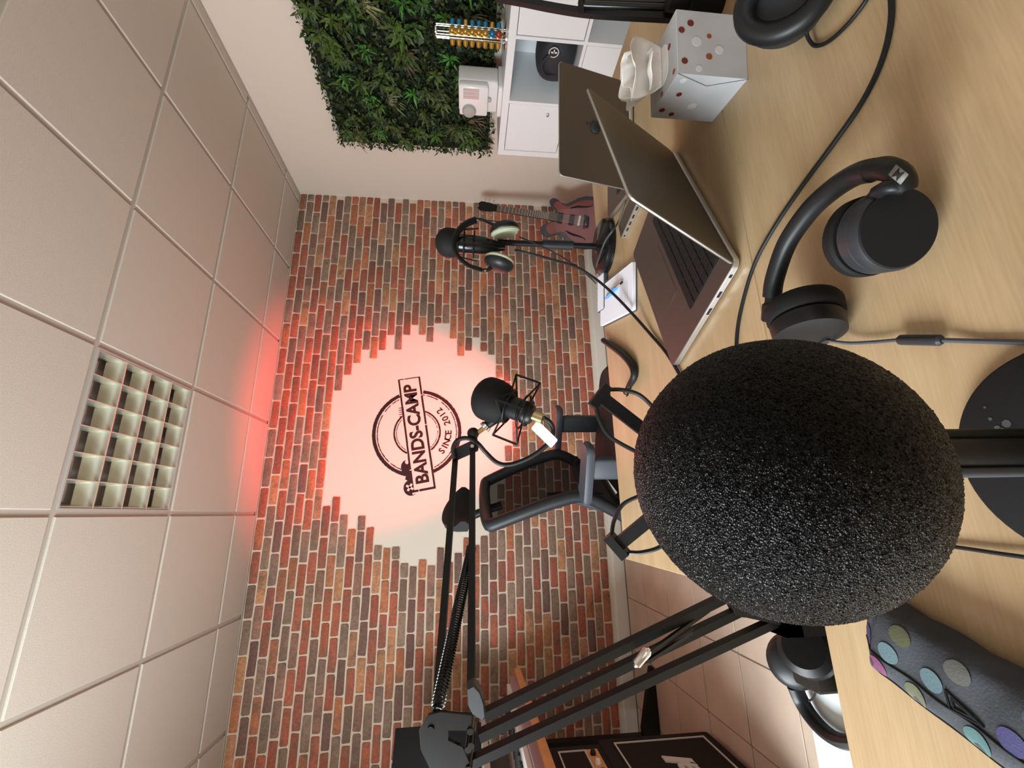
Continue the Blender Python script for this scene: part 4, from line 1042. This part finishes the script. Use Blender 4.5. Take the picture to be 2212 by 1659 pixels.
# ================================================================== LEFT BOOM ARM with studio microphone
ba = thing('boom_arm', 'black spring boom arm reaching in from the left table edge', 'microphone arm', (-.155, .575, TB-.05))
clampc = V((-.120, .575, TB))
m = MB(); m.bx((-.150, .552, TB-.075), (-.128, .598, TB+.022)); m.bx((-.150, .552, TB), (-.070, .598, TB+.022)); m.bx((-.150, .552, TB-.075), (-.085, .598, TB-.062)); m.build('table_clamp', 'black', ba, smooth=False)
MB().cyl((-.095, .575, TB-.10), (-.095, .575, TB-.026), .006).build('clamp_screw', 'steel', ba)
MB().cyl((-.120, .575, TB+.022), (-.120, .575, TB+.060), .011).build('socket', 'black', ba)
def bar(a, b, w, t, name, matn='black', parent=None, up=None):
    a, b = V(a), V(b); d_ = (b-a).normalized(); s_ = V(up) if up is not None else FWD
    s_ = (s_-d_*s_.dot(d_)).normalized(); e_ = d_.cross(s_)
    return MB().box((a+b)/2, ((b-a).length, w, t), (d_, e_, s_)).build(name, matn, parent or ba, smooth=False)
# elbow plates
e_d = .475
E1, E2_, E3 = PD(1020, 1588, e_d), PD(935, 1545, e_d), PD(1000, 1648, e_d)
poly = [(925, 1545), (905, 1580), (908, 1620), (930, 1665), (985, 1675), (1015, 1650), (1000, 1615), (968, 1600), (968, 1578), (1018, 1578), (1020, 1545), (950, 1538)]
def pxprism(name, pts, d0, d1, matn, parent, ch=0):
    """plate standing across the view, d0..d1 deep"""
    c = PD(sum(p[0] for p in pts)/len(pts), sum(p[1] for p in pts)/len(pts), d0); ux_, uy_ = RGT, UPV
    pl = []
    for x, y in pts:
        v_ = PD(x, y, d0)-c; pl.append((v_.dot(ux_), v_.dot(uy_)))
    ar_ = sum(pl[i][0]*pl[(i+1) % len(pl)][1]-pl[(i+1) % len(pl)][0]*pl[i][1] for i in range(len(pl)))
    if ar_ < 0: pl = pl[::-1]
    return MB().prism(pl, c, ux_, uy_, -(d1-d0), 0, ch).build(name, matn, parent)
pxprism('elbow_plate', poly, e_d-.012, e_d-.008, 'black_gloss', ba, .0006)
pxprism('elbow_plate', poly, e_d+.012, e_d+.016, 'black_gloss', ba, .0006)
kn = pxprism('locking_knob', [(1008, 1487), (1022, 1480), (1036, 1495), (1045, 1522), (1048, 1552), (1043, 1560), (1020, 1545), (1010, 1525)], e_d-.024, e_d-.010, 'charcoal', ba, .002)
for x, y in ((935, 1556), (1020, 1590), (1018, 1560), (975, 1652), (1015, 1640), (1014, 1598)):
    p = PD(x, y, e_d); MB().cyl(p-FWD*.0135, p+FWD*.018, .0036, n=14).build('bolt', 'black_gloss', ba)
# upper bars (camera side and far side of the parallelogram)
u_end = .80
U1a, U1b = PD(1018, 1490, e_d+.03), PD(1021, 962, u_end); U2a, U2b = PD(942, 1545, e_d+.02), PD(984, 985, u_end+.005)
bar(U1a, U1b, .0090, .0085, 'upper_bar'); bar(U2a, U2b, .0090, .0085, 'upper_bar')
# spring between elbow and lower upper-bar
s0, s1 = PD(944, 1535, e_d-.005), PD(1017, 1188, .655)
sd_ = (s1-s0).normalized(); sa, sb_, _ = frame(sd_)
turns = 62; pts = []
for k in range(turns*8+1):
    t_ = k/(turns*8); a_ = 2*PI*turns*t_; rr_ = .0068 if .02 < t_ < .97 else .004
    pts.append(s0.lerp(s1, t_)+(sa*math.cos(a_)+sb_*math.sin(a_))*rr_)
MB().tube(pts, .00125, 5).build('spring', 'black_gloss', ba)
MB().cyl(s1-sd_*.012, s1+sd_*.004, .0075).build('spring_end', 'black', ba)
# lower bars
lb = [((1045, 1545), (1580, 1283)), ((1035, 1590), (1600, 1318)), ((1010, 1650), (1690, 1335))]
for k, (a_, b_) in enumerate(lb): bar(PD(*a_, e_d+.002*k), PD(*b_, .545), .0100, .0100, 'lower_bar')
pxprism('base_bracket', [(1560, 1270), (1600, 1262), (1720, 1318), (1735, 1345), (1690, 1352), (1590, 1330)], .535, .555, 'black', ba, .001)
c1, c2_ = PD(1402, 1402, .49), PD(1371, 1440, .49)
MB().tube([c1.lerp(c2_, .0), c1.lerp(c2_, .15), c1.lerp(c2_, .5), c1.lerp(c2_, .85), c2_], [.0035, .0055, .0052, .0052, .002], 14).build('cable_clip', 'chrome', ba)
bar(PD(1395, 1415, .495), PD(1530, 1318, .54), .004, .004, 'clip_rod', 'black_gloss'); bar(PD(1400, 1428, .495), PD(1500, 1362, .53), .004, .004, 'clip_rod', 'black_gloss')
# front joint and short head bracket
J1, J2 = PD(1021, 962, u_end), PD(986, 986, u_end+.004)
pxprism('head_bracket', [(976, 975), (985, 968), (1020, 952), (1034, 955), (1032, 975), (1010, 985), (985, 996), (976, 988)], u_end-.006, u_end+.008, 'black_soft', ba, .002)
kp = PD(1022, 936, u_end); MB().ball(kp, .011, 16, 10).build('swivel_ball', 'black_soft', ba)
MB().cyl(PD(1024, 955, u_end), kp, .007).build('swivel_neck', 'black', ba)
for p in (J1, J2): MB().cyl(p-FWD*.010, p+FWD*.012, .0035, n=12).build('bolt', 'chrome', ba)

# studio microphone in its cradle at the end of the arm
mi = thing('studio_microphone', 'black studio microphone in a spider cradle hanging on the boom arm', 'microphone', PD(1100, 880, .80))
mt, mb0 = PD(1058, 862, .80), PD(1152, 897, .775); max_ = (mb0-mt).normalized(); ma, mb_, _ = frame(max_)
Lm = (mb0-mt).length
pf = []
for k in range(10):
    an = PI/2*k/9; pf.append((.0405*math.sin(an), -.030-.0+.030*(1-math.cos(an))-.002))
pf += [(.0405, .012), (.036, .030), (.028, .040)]
MB().lathe(pf, mt, max_, 32).build('foam_cap', 'black_matte', mi)
MB().lathe([(.020, .030), (.0205, .045), (.0205, .060), (.0185, .061), (.0185, .066), (.0205, .067), (.0205, Lm-.010), (.017, Lm-.002), (.013, Lm)], mt, max_, 28).build('barrel', 'black_soft', mi)
MB().cyl(mb0, mb0+max_*.018, .0095, n=18).build('connector', 'brass', mi)
cen = mt+max_*(Lm*.60)
for off_ in (-.012, .016):
    MB().tube([cen+max_*off_+(ma*math.cos(2*PI*k/32)+mb_*math.sin(2*PI*k/32))*.031 for k in range(32)], .0022, 7, closed=True).build('cradle_ring', 'black', mi)
    MB().tube([cen+max_*off_*1.6+(ma*math.cos(2*PI*k/32)+mb_*math.sin(2*PI*k/32))*.0225 for k in range(32)], .0020, 7, closed=True).build('inner_ring', 'black', mi)
for k in range(4):
    a_ = 2*PI*k/4+.75; d_ = ma*math.cos(a_)+mb_*math.sin(a_); e_ = ma*math.cos(a_+PI/4)+mb_*math.sin(a_+PI/4); e2 = ma*math.cos(a_-PI/4)+mb_*math.sin(a_-PI/4)
    t1, t2 = cen+d_*.058-max_*.022, cen+d_*.058+max_*.026
    bar(t1, t2, .0038, .0038, 'cradle_arm', 'black', mi)
    for tp, of in ((t1, -.012), (t2, .016)):
        for e_x in (e_, e2): MB().cyl(tp, cen+max_*of+e_x*.031, .0017, n=6).build('elastic_cord', 'black', mi)
bj = PD(1052, 918, .80)
MB().tube([PD(1075, 900, .795), bj], [.010, .008], 12).build('cradle_bracket', 'black', mi)
MB().tube([bj, PD(1046, 924, .80)], [.010, .011], 16).build('collar', 'chrome', mi)
MB().tube([PD(1046, 924, .80), PD(1030, 936, .80)], [.0045, .0045], 12).build('thread_stud', 'brass', mi)
cb = tag(MB().tube(spline([mb0+max_*.018, PD(1172, 902, .775), PD(1188, 912, .78), PD(1195, 930, .785), PD(1187, 955, .79), PD(1150, 985, .795), PD(1105, 1003, .80), PD(1075, 1000, .80), PD(1050, 978, .80), PD(1032, 958, .79), PD(1012, 947, .79), PD(990, 950, .79), PD(979, 968, .79), PD(982, 990, .79)], 8), .0042, 10).build('microphone_cable', 'rubber', at=PD(1105, 1003, .80)), 'black microphone cable looping below the boom arm microphone', 'cable')
MB().prism(rrect(.050, .019, .002, 1), PD(1176, 938, .775), (PD(1194, 955, .775)-PD(1160, 922, .775)).normalized(), ((PD(1168, 948, .775)-PD(1183, 930, .775)).normalized()), -.0006, .0006).build('cable_label', 'paper', cb)

# ================================================================== FAR DESK STAND with microphone and hanging headphones
sc = V((.738, 1.082, TB))
ds = thing('desk_stand_microphone', 'black microphone on a round desk stand beside the spiral notebook', 'microphone', sc)
MB().lathe([(.0795, 0), (.0800, .005), (.077, .020), (.066, .026), (.02, .030), (.013, .036)], sc, U3, 48).build('round_base', 'black_gloss', ds)
zt_ = PY(1075, 529, sc.y).z
MB().cyl(sc+U3*.030, V((sc.x, sc.y, zt_)), .0085, n=18).build('post', 'black', ds)
z0_, z1_ = PY(1270, 533, sc.y).z-.0, PY(1175, 532, sc.y).z
MB().cyl(V((sc.x, sc.y, PY(1237, 533, sc.y).z)), V((sc.x, sc.y, PY(1172, 533, sc.y).z)), .0135, n=20).build('clutch', 'charcoal', ds)
mtop = PY(940, 522, sc.y); mbs = PY(1068, 532, sc.y); axd = (mbs-mtop).normalized(); fa_, fb2, _ = frame(axd); Lq = (mbs-mtop).length
pf = [(.0405*math.sin(PI/2*k/8), .036*(1-math.cos(PI/2*k/8))) for k in range(9)]+[(.0405, .052), (.034, .066)]
MB().lathe(pf, mtop, axd, 28).build('foam_cap', 'black_matte', ds)
MB().lathe([(.025, .060), (.026, .075), (.026, Lq-.030), (.020, Lq-.012), (.020, Lq-.010), (.013, Lq+.015), (.010, Lq+.030)], mtop, axd, 28).build('barrel', 'black_gloss', ds)
cn = mtop+axd*(Lq*.56)
for off_, rr_ in ((-.012, .034), (.015, .036)):
    MB().tube([cn+axd*off_+(fa_*math.cos(2*PI*k/32)+fb2*math.sin(2*PI*k/32))*rr_ for k in range(32)], .0026, 7, closed=True).build('cradle_ring', 'black', ds)
for k in range(4):
    a_ = 2*PI*k/4+.5; d_ = fa_*math.cos(a_)+fb2*math.sin(a_)
    bar(cn+d_*.036-axd*.030, cn+d_*.044+axd*.026, .004, .004, 'cradle_arm', 'black', ds)
hph = thing('hanging_headphones', 'black headphones with pale green ear cloth hung round the desk microphone', 'headphones', PY(1060, 530, 1.05))
def Hh(x, y, d=0): return PY(x, y, 1.045+d)
MB().tube(spline([Hh(1040, 583, .01), Hh(1010, 572, 0), Hh(987, 550, -.012), Hh(980, 528, -.016), Hh(986, 505, -.012), Hh(1005, 485, 0), Hh(1028, 475, .01)]), .0095, 10, flat=.55).build('headband', 'black_soft', hph)
for (x0, y0, x1, y1, sgn_) in ((1026, 474, 1075, 490, 1), (1040, 584, 1075, 570, -1)):
    MB().tube(spline([Hh(x0, y0, .01), Hh((x0+x1)/2-5, (y0+y1)/2-6*sgn_, .005), Hh(x1, y1, 0)]), .0050, 8).build('yoke', 'black_gloss', hph)
for (cx_2, cy_2, s) in ((1090, 497, 1), (1078, 567, -1)):
    c_ = Hh(cx_2, cy_2); aw = (RGT*s+UPV*.12*s*0-FWD*.15).normalized()      # axis pointing outward
    if s < 0: aw = (RGT*-1+UPV*.28-FWD*.1).normalized()
    else: aw = (RGT+UPV*.20-FWD*.05).normalized()
    ec = MB().lathe([(.038, -.004), (.041, 0), (.040, .008), (.030, .018), (.012, .022)], c_, aw, 28).build('ear_cup', 'black_soft', hph)
    MB().lathe([(.022, -.012), (.034, -.014), (.040, -.008), (.039, -.003), (.034, -.002)], c_, aw, 28).build('ear_pad', 'ear_cloth', ec)
MB().tube(spline([Hh(1042, 475, .01), Hh(1070, 478, .0), Hh(1090, 482, -.01), Hh(1110, 492, -.01)]), .0014, 6).build('ear_wire', 'rubber', hph)
def cable(name, label, pts, r, matn='rubber', k=8):
    P_ = spline(pts, k); z = min(p.z for p in P_); base_ = min(P_, key=lambda p: p.z)
    return tag(MB().tube(P_, r, 8).build(name, matn, at=base_), label, 'cable')
zc = TB+.0035
cable('headphone_cable', 'thin black cable running from the far stand over the notebook', [Hh(1122, 512), PY(1142, 520, 1.06), PY(1170, 532, 1.065), PY(1205, 550, 1.06), PY(1245, 575, 1.05), PY(1275, 600, 1.04), PY(1287, 612, 1.08)], .0018)
cable('microphone_lead', 'black lead falling from the far microphone across the notebook pages', [PY(1112, 540, 1.06), PY(1150, 549, 1.06), PY(1200, 563, 1.04), PY(1245, 577, 1.02), PZ(1290, 605, TB+.06), PZ(1330, 640, TB+.030), PZ(1368, 680, TB+.018), PZ(1405, 722, TB+.006), PZ(1445, 770, TB+.005), PZ(1490, 850, TB+.005)], .0036)
cable('charger_cable', 'grey charging cable curving over the far stand base to the laptop', [PZ(1350, 414, TB+.008), PZ(1348, 440, TB+.006), PZ(1335, 480, TB+.010), PZ(1322, 500, TB+.030), PZ(1308, 520, TB+.036), PZ(1298, 545, TB+.036), PZ(1290, 570, TB+.030), PZ(1287, 592, TB+.006)], .0026, 'cable_grey')
# bent gooseneck plug with coil
P_ = spline([PZ(1303, 735, TB+.012), PZ(1318, 745, TB+.010), PZ(1345, 765, TB+.010), PZ(1366, 790, TB+.010), PZ(1370, 812, TB+.010), PZ(1360, 832, TB+.009)], 8)
cg = thing('coiled_lead', 'short black curved rubber lead with a coiled end beside the notebook', 'cable', PZ(1345, 765, TB))
MB().tube(P_, [.0075+.002*math.sin(PI*i/(len(P_)-1)) for i in range(len(P_))], 12).build('sleeve', 'rubber', cg)
c0_ = P_[-1]; dc = (PZ(1352, 850, TB+.009)-c0_).normalized(); s1_, s2_, _ = frame(dc)
MB().tube([c0_+dc*(.035*k/60)+(s1_*math.cos(k*2*PI/12)+s2_*math.sin(k*2*PI/12))*.006 for k in range(61)], .0016, 6).build('coil', 'rubber', cg)

# ================================================================== RIGHT BOOM ARM
rb = thing('boom_arm', 'black boom arm standing behind the tissue box at the right table side', 'microphone arm', (.822, .495, TB))
d_r = .745
def rbar(a, b, w, name, da=d_r, db=d_r, matn='black'): return bar(PD(*a, da), PD(*b, db), w, w, name, matn, rb)
MB().tube(spline([PD(1072, -6, .79), PD(1130, 4, .775), PD(1190, 16, .765), PD(1260, 27, .755), PD(1340, 33, .745), PD(1455, 39, .735)]), [.0075]*31, 4).build('main_bar', 'black', rb, smooth=False)
MB().cyl(PD(1262, 10, d_r), PD(1442, 17, d_r-.012), .0055, n=12).build('spring_tube', 'black_gloss', rb)
MB().cyl(PD(1258, 1, d_r+.02), PD(1450, 6, d_r+.0), .0055, n=12).build('spring_tube', 'black_gloss', rb)
rbar((1254, 2), (1256, 26), .008, 'link_plate'); rbar((1440, 2), (1448, 18), .008, 'link_plate')
MB().cyl(PD(1452, 8, d_r-.01), PD(1530, 10, d_r-.015), .006, n=12).build('lower_rod', 'black', rb)
bp_ = PD(1545, 10, .72); MB().cyl(V((bp_.x, bp_.y, TB)), V((bp_.x, bp_.y, TB+.052)), .026, n=24).build('base_socket', 'black_matte', rb)
MB().cyl(V((bp_.x, bp_.y, TB+.05)), V((bp_.x, bp_.y, TB+.085)), .016, n=20).build('pivot', 'black', rb)
rb.location = (bp_.x, bp_.y, TB)
for ob in rb.children:
    me = ob.data; dl = V((.822, .495, TB))-V(rb.location)
    for v_ in me.vertices: v_.co += dl

# ================================================================== HEADPHONES ON THE NEAR TABLE
hf = thing('headphones', 'black over-ear headphones lying on the near table in front of the open laptop', 'headphones', V((.235, .37, TB)))
band = [PZ(1668, 640, TB+.045), PZ(1674, 600, TB+.048), PZ(1700, 526, TB+.052), PZ(1748, 456, TB+.055), PZ(1800, 408, TB+.056), PZ(1850, 377, TB+.057), PZ(1885, 368, TB+.058)]
MB().tube(spline(band, 8), .0105, 14, up=(0, 0, 1), flat=.95).build('headband', 'black_soft', hf)
MB().tube(spline([PZ(1880, 368, TB+.058), PZ(1910, 364, TB+.058), PZ(1938, 374, TB+.058), PZ(1950, 392, TB+.056), PZ(1950, 408, TB+.054)], 6), [.0105]*12+[.0100]*13, 12, up=(0, 0, 1), flat=.9).build('slider', 'black', hf)
MB().tube(spline([PZ(1668, 640, TB+.045), PZ(1666, 662, TB+.044), PZ(1664, 690, TB+.040)], 6), [.0075]*5+[.010]*8, 12).build('slider', 'black', hf)
# right-hand cup: outer cap faces the camera
co = PZ(1940, 494, TB+.043); ci = PZ(1862, 514, TB+.038)
ax1 = (co-ci).normalized(); Lc = (co-ci).length
c1u = MB().lathe([(.0340, 0), (.0362, .004), (.0362, Lc*.30), (.0340, Lc*.36), (.0350, Lc*.40), (.0355, Lc*.44)], ci-ax1*.004, ax1, 48).build('ear_pad', 'black_matte', hf)
MB().lathe([(.0340, Lc*.40), (.0350, Lc*.42), (.0350, Lc*.70), (.0345, Lc*.71), (.0350, Lc*.72), (.0350, Lc-.004), (.0332, Lc)], ci, ax1, 48).build('ear_cup', 'charcoal', hf)
MB().lathe([(.0332, Lc-.0005), (.0320, Lc+.0012), (.001, Lc+.0016)], ci, ax1, 48).build('cap', 'black_matte', hf)
MB().tube(spline([PZ(1950, 405, TB+.056), PZ(1920, 404, TB+.064), PZ(1890, 420, TB+.062), PZ(1872, 445, TB+.058), PZ(1863, 468, TB+.054)], 6), [.006]*12+[.0045]*13, 10).build('yoke', 'black_soft', hf)
MB().ball(PZ(1863, 468, TB+.056), .0042, 12, 8).build('pivot_pin', 'steel', hf)
m = MB(); pl_ = PZ(1940, 377, TB+.0715); a1 = (PZ(1950, 385, TB+.0715)-pl_).normalized(); a2 = U3.cross(a1)
for qx, qy in (((-.006, -.004), (.006, -.004)),): pass
m.add([pl_+a1*x+a2*y for x, y in ((-.008, -.004), (.008, -.004), (.008, .004), (-.008, .004))], [(0, 1, 2, 3)]); mk = m.build('maker_mark', 'grey_print', hf, solid=.0004)
m = MB(); m.add([pl_+U3*.0005+a1*x+a2*y for x, y in ((-.004, -.004), (.000, -.001), (.003, -.004), (.004, .004), (.000, .001), (-.003, .004))], [(0, 1, 2, 3, 4, 5)]); m.build('maker_mark_zigzag', 'ink', mk, solid=.0003)
# left-hand cup on its edge
c2c = PZ(1742, 694, TB+.040); axx = (PZ(1728, 650, TB+.04)-PZ(1756, 735, TB+.04)); axx.z = -.004; axx.normalize()
MB().lathe([(.024, -.020), (.0340, -.017), (.0355, -.002), (.0345, .000)], c2c, axx, 40).build('ear_cup', 'black_soft', hf)
MB().lathe([(.0345, .002), (.0370, .005), (.0375, .018), (.0350, .023), (.026, .024), (.020, .012)], c2c, axx, 40).build('ear_pad', 'black_matte', hf)
MB().tube(spline([PZ(1664, 690, TB+.042), PZ(1668, 704, TB+.040), PZ(1690, 720, TB+.036)], 6), .005, 10).build('yoke', 'black_soft', hf)
MB().ball(PZ(1663, 692, TB+.047), .004, 12, 8).build('pivot_pin', 'steel', hf)
MB().box(PZ(1775, 722, TB+.022), (.020, .014, .006)).build('plug_socket', 'charcoal', hf)
ic = thing('inline_remote_cable', 'thin grey cable with inline remote leading from the near headphones', 'cable', PZ(1985, 735, TB))
MB().tube(spline([PZ(1780, 735, TB+.018), PZ(1830, 741, TB+.008), PZ(1885, 739, TB+.005), PZ(1942, 734, TB+.006)], 6), .0017, 8).build('cord', 'cable_grey', ic)
MB().tube([PZ(1942, 734, TB+.007), PZ(1946, 734, TB+.007), PZ(2030, 735, TB+.007), PZ(2036, 735, TB+.007)], [.0035, .0048, .0048, .003], 12).build('remote', 'charcoal', ic)
MB().tube(spline([PZ(2036, 735, TB+.006), PZ(2110, 737, TB+.003), PZ(2212, 740, TB+.003), PZ(2300, 745, TB+.003)], 6), .0020, 8).build('cord', 'cable_grey', ic)
cable('floor_lead', 'long black cable curving across the near table past the headphones', [PZ(1922, -40, TB+.003), PZ(1925, 40, TB+.003), PZ(1905, 130, TB+.003), PZ(1862, 220, TB+.003), PZ(1800, 310, TB+.003), PZ(1730, 405, TB+.003), PZ(1670, 495, TB+.003), PZ(1630, 570, TB+.003), PZ(1605, 650, TB+.003), PZ(1592, 720, TB+.003), PZ(1590, 800, TB+.003)], .0026, 'rubber')['label'] = 'long black cable curving across the near table past the headphones'
cable('near_lead', 'thin black cable running under the foam microphone to the near edge', [PZ(1880, 1160, TB+.003), PZ(1990, 1172, TB+.003), PZ(2080, 1184, TB+.0035), PZ(2160, 1196, TB+.004), PZ(2260, 1210, TB+.005)], .0016, 'rubber')
# second headphones at the frame edge
h2 = thing('headphones', 'black padded headphones cut off at the right side of the near table', 'headphones', PZ(1690, -30, TB))
cc = PZ(1692, -5, TB+.044); nx = (V((-.30, -.45, .62))).normalized()
fa3, fb3, _ = frame(nx)
MB().tube([cc+(fa3*(.034*math.cos(2*PI*k/40))+fb3*(.042*math.sin(2*PI*k/40))) for k in range(40)], .0125, 12, closed=True).build('ear_pad', 'black_soft', h2)
MB().lathe([(.030, -.030), (.042, -.026), (.046, -.012), (.044, -.006)], cc, nx, 36).build('ear_cup', 'charcoal', h2)
MB().tube(spline([cc+V((.02, -.02, .02)), cc+V((.09, -.03, .06)), cc+V((.17, -.01, .06)), cc+V((.20, .04, .02))], 8), .010, 10).build('headband', 'black_soft', h2)
MB().lathe([(.030, -.014), (.042, -.012), (.044, .006), (.030, .012)], cc+V((.205, .055, .012)), V((.3, .5, .6)), 30).build('ear_cup', 'charcoal', h2)
cable('looped_lead', 'thin black cable looping out of the padded headphones', [PZ(1741, 55, TB+.016), PZ(1744, 78, TB+.010), PZ(1757, 97, TB+.004), PZ(1775, 97, TB+.003), PZ(1800, 82, TB+.003), PZ(1835, 48, TB+.003), PZ(1868, 5, TB+.003), PZ(1885, -30, TB+.003)], .0022)

# ================================================================== PENCIL CASE
pc = [PZ(1905, 1282, TB+.018), PZ(2225, 1455, TB+.018), PZ(2190, 1668, TB+.008), PZ(1878, 1398, TB+.008)]
pa_ = (PZ(2230, 1560, TB+.015)-PZ(1890, 1340, TB+.015)); pa_.z = 0; pa_.normalize(); ps = V((-pa_.y, pa_.x, 0)); ps = ps if ps.dot(RGT) > 0 else -ps
o_ = PZ(1890, 1342, TB+.012); o_.z = TB
case = thing('pencil_case', 'dark denim pencil case with coloured dots lying on the near table', 'pencil case', o_+pa_*.10)
nL, nC = 60, 44; Lc_ = .21; CE_ = .5; vs = []; fs = []
def csec(t_, a_):
    wv = .033*(1-.25*max(0, .08-t_)/.08); hv = .0185*(.55+.45*min(1, t_/.10))
    sg = lambda q, p: math.copysign(abs(q)**p, q)
    wr = 1+.03*math.sin(9*t_*PI+2*a_)+.015*math.sin(31*t_+5*a_)
    return o_+pa_*(Lc_*t_)+ps*(wv*sg(math.cos(a_), CE_)*(1+(wr-1)*.6))+U3*(hv+hv*sg(math.sin(a_), .62)*wr)
for j in range(nL+1):
    for i in range(nC): vs.append(csec(j/nL, 2*PI*i/nC))
for j in range(nL):
    for i in range(nC): fs.append((j*nC+i, j*nC+(i+1) % nC, (j+1)*nC+(i+1) % nC, (j+1)*nC+i))
fs += [tuple(range(nC)), tuple(nL*nC+i for i in range(nC-1, -1, -1))]
MB().add(vs, fs).build('pouch', 'case_cloth', case, ang=70)
def top(s_): return math.acos(max(-1, min(1, math.copysign(abs(s_)**(1/CE_), s_))))
def patch(name, t_, s0, rt, rs_, matn):
    n = 18; vs = []
    for rr_ in (0, 1):
        for k in range(n if rr_ else 1): q_ = csec(t_+rr_*rt*math.cos(2*PI*k/n), top(s0+rr_*rs_*math.sin(2*PI*k/n))); vs.append(q_+U3*.0007)
    return MB().add(vs, [(0, 1+k, 1+(k+1) % n) for k in range(n)]).build(name, matn, case)
for t_, s0, nm_ in [(.07, .50, 'blue'), (.05, -.15, 'violet'), (.22, .50, 'olive'), (.18, -.12, 'sky'), (.13, -.70, 'pink'), (.43, .52, 'grey'), (.35, -.05, 'sky'), (.29, -.72, 'sand'), (.50, -.72, 'teal'), (.60, -.15, 'violet'), (.66, .55, 'blue'), (.75, -.70, 'sky'), (.85, .2, 'olive')]:
    patch('printed_dot', t_, s0, .044, .24, 'spot_'+nm_)
MB().tube([csec(.02+.96*k/40, top(-.40))+U3*.0005 for k in range(41)], .0009, 6).build('seam', 'black', case)
MB().tube([csec(.02+.96*k/40, top(-.97))-ps*.0006 for k in range(41)], .0014, 6).build('zip', 'black', case)
tri = [(.40, -.02), (.52, -.28), (.42, -.38)]
for sc_ in (1.0, .55):
    ctr = (sum(p[0] for p in tri)/3, sum(p[1] for p in tri)/3)
    pts = [csec(ctr[0]+(p[0]-ctr[0])*sc_, top(ctr[1]+(p[1]-ctr[1])*sc_))+U3*.0008 for p in tri]
    MB().tube([pts[0].lerp(pts[1], k/6) for k in range(6)]+[pts[1].lerp(pts[2], k/6) for k in range(6)]+[pts[2].lerp(pts[0], k/6) for k in range(6)], .0008, 6, closed=True).build('embossed_triangle', 'black_soft', case)

# ================================================================== LOOSE HEADPHONES by the left clamp, with their leads
zs = Z(-.515)
lh = thing('headphones', 'black headphones lying on the white side cabinet below the clamp', 'headphones', PZ(1770, 1500, zs))
zh = zs+.014
MB().tube(spline([PZ(1716, 1480, zh+.014), PZ(1730, 1512, zh+.004), PZ(1752, 1548, zh), PZ(1784, 1582, zh), PZ(1822, 1602, zh), PZ(1880, 1600, zh), PZ(1930, 1570, zh)], 8), .0115, 10, up=(0, 0, 1), flat=.8).build('headband', 'black_soft', lh)
ecx = PZ(1714, 1430, zs+.036); aw = (O3-ecx).normalized()+V((-.15, 0, .1)); aw.normalize()
MB().lathe([(.034, -.010), (.0355, -.004), (.034, .006), (.025, .015), (.008, .019), (.001, .0195)], ecx, aw, 32).build('ear_cup', 'black_soft', lh)
MB().ball(ecx+aw*.020, .0045, 12, 8).build('cap_dot', 'charcoal', lh)
MB().lathe([(.028, -.030), (.036, -.026), (.036, -.014), (.032, -.011)], ecx, aw, 32).build('ear_pad', 'rubber', lh)
MB().lathe([(.030, -.020), (.034, -.012), (.034, .006), (.026, .014)], PZ(1742, 1402, zs+.06), (RGT*.5+UPV*.6-FWD*.5), 28).build('ear_cup', 'black', lh)
MB().tube(spline([PZ(1743, 1470, zs+.03), PZ(1757, 1476, zs+.03), PZ(1762, 1492, zs+.025), PZ(1757, 1508, zs+.02), PZ(1747, 1514, zs+.02)], 6), .0015, 6).build('ear_wire', 'rubber', lh)
MB().prism(rrect(.05, .05, .004, 1), PZ(1778, 1440, zs+.02), (1, 0, 0), (0, 1, 0), 0, .03, .002).build('plug_box', 'grille', lh)
MB().tube([PD(1692, 1375, .69), PD(1695, 1392, .69)], [.002, .004], 10).build('plug_sleeve', 'black', lh)
cable('clamp_lead', 'grey cable hanging over the table edge at the clamp', [PD(1763, 1315, .58), PD(1764, 1345, .59), PD(1768, 1375, .60), PD(1778, 1412, .63), PD(1788, 1445, .645), PD(1800, 1475, .655)], .0046, 'cable_grey')
cable('thin_clamp_lead', 'thin grey lead slanting below the clamp toward the side cabinet', [PD(1715, 1320, .57), PD(1732, 1350, .59), PD(1750, 1372, .60), PD(1768, 1395, .61), PD(1785, 1430, .64)], .0024, 'cable_grey')
cable('coiled_clamp_lead', 'black cable coiled in loops beneath the boom arm clamp', [PD(1668, 1345, .56), PD(1690, 1362, .565), PD(1708, 1370, .57), PD(1718, 1362, .572), PD(1712, 1345, .575), PD(1698, 1335, .575), PD(1690, 1345, .57), PD(1700, 1360, .565), PD(1715, 1358, .562), PD(1722, 1342, .565), PD(1712, 1328, .57)], .0045, 'rubber')

# added fixture for the assumed red flood, unseen behind the far table
fp = thing('assumed_flood_lamp', 'assumed small black flood lamp on the floor, unseen, throwing red light up the wall', 'assumed floor lamp', (.66, 2.33, 0))
dirv = (V((0.70, 3.27, H+0.36))-V((.66, 2.36, .22))).normalized(); lc_ = V((.66, 2.36, .22))-dirv*.02
MB().lathe([(.02, -.13), (.055, -.12), (.062, -.02), (.066, 0.0), (.060, -.004), (.056, -.02), (.001, -.022)], lc_, dirv, 28).build('can', 'black_matte', fp)
MB().bx((.58, 2.28, 0), (.74, 2.38, .012)).build('foot_plate', 'black', fp, smooth=False)
for s in (-1, 1): MB().bx((.66+s*.074-.003, 2.31, .012), (.66+s*.074+.003, 2.34, .20)).build('yoke', 'black', fp, smooth=False)
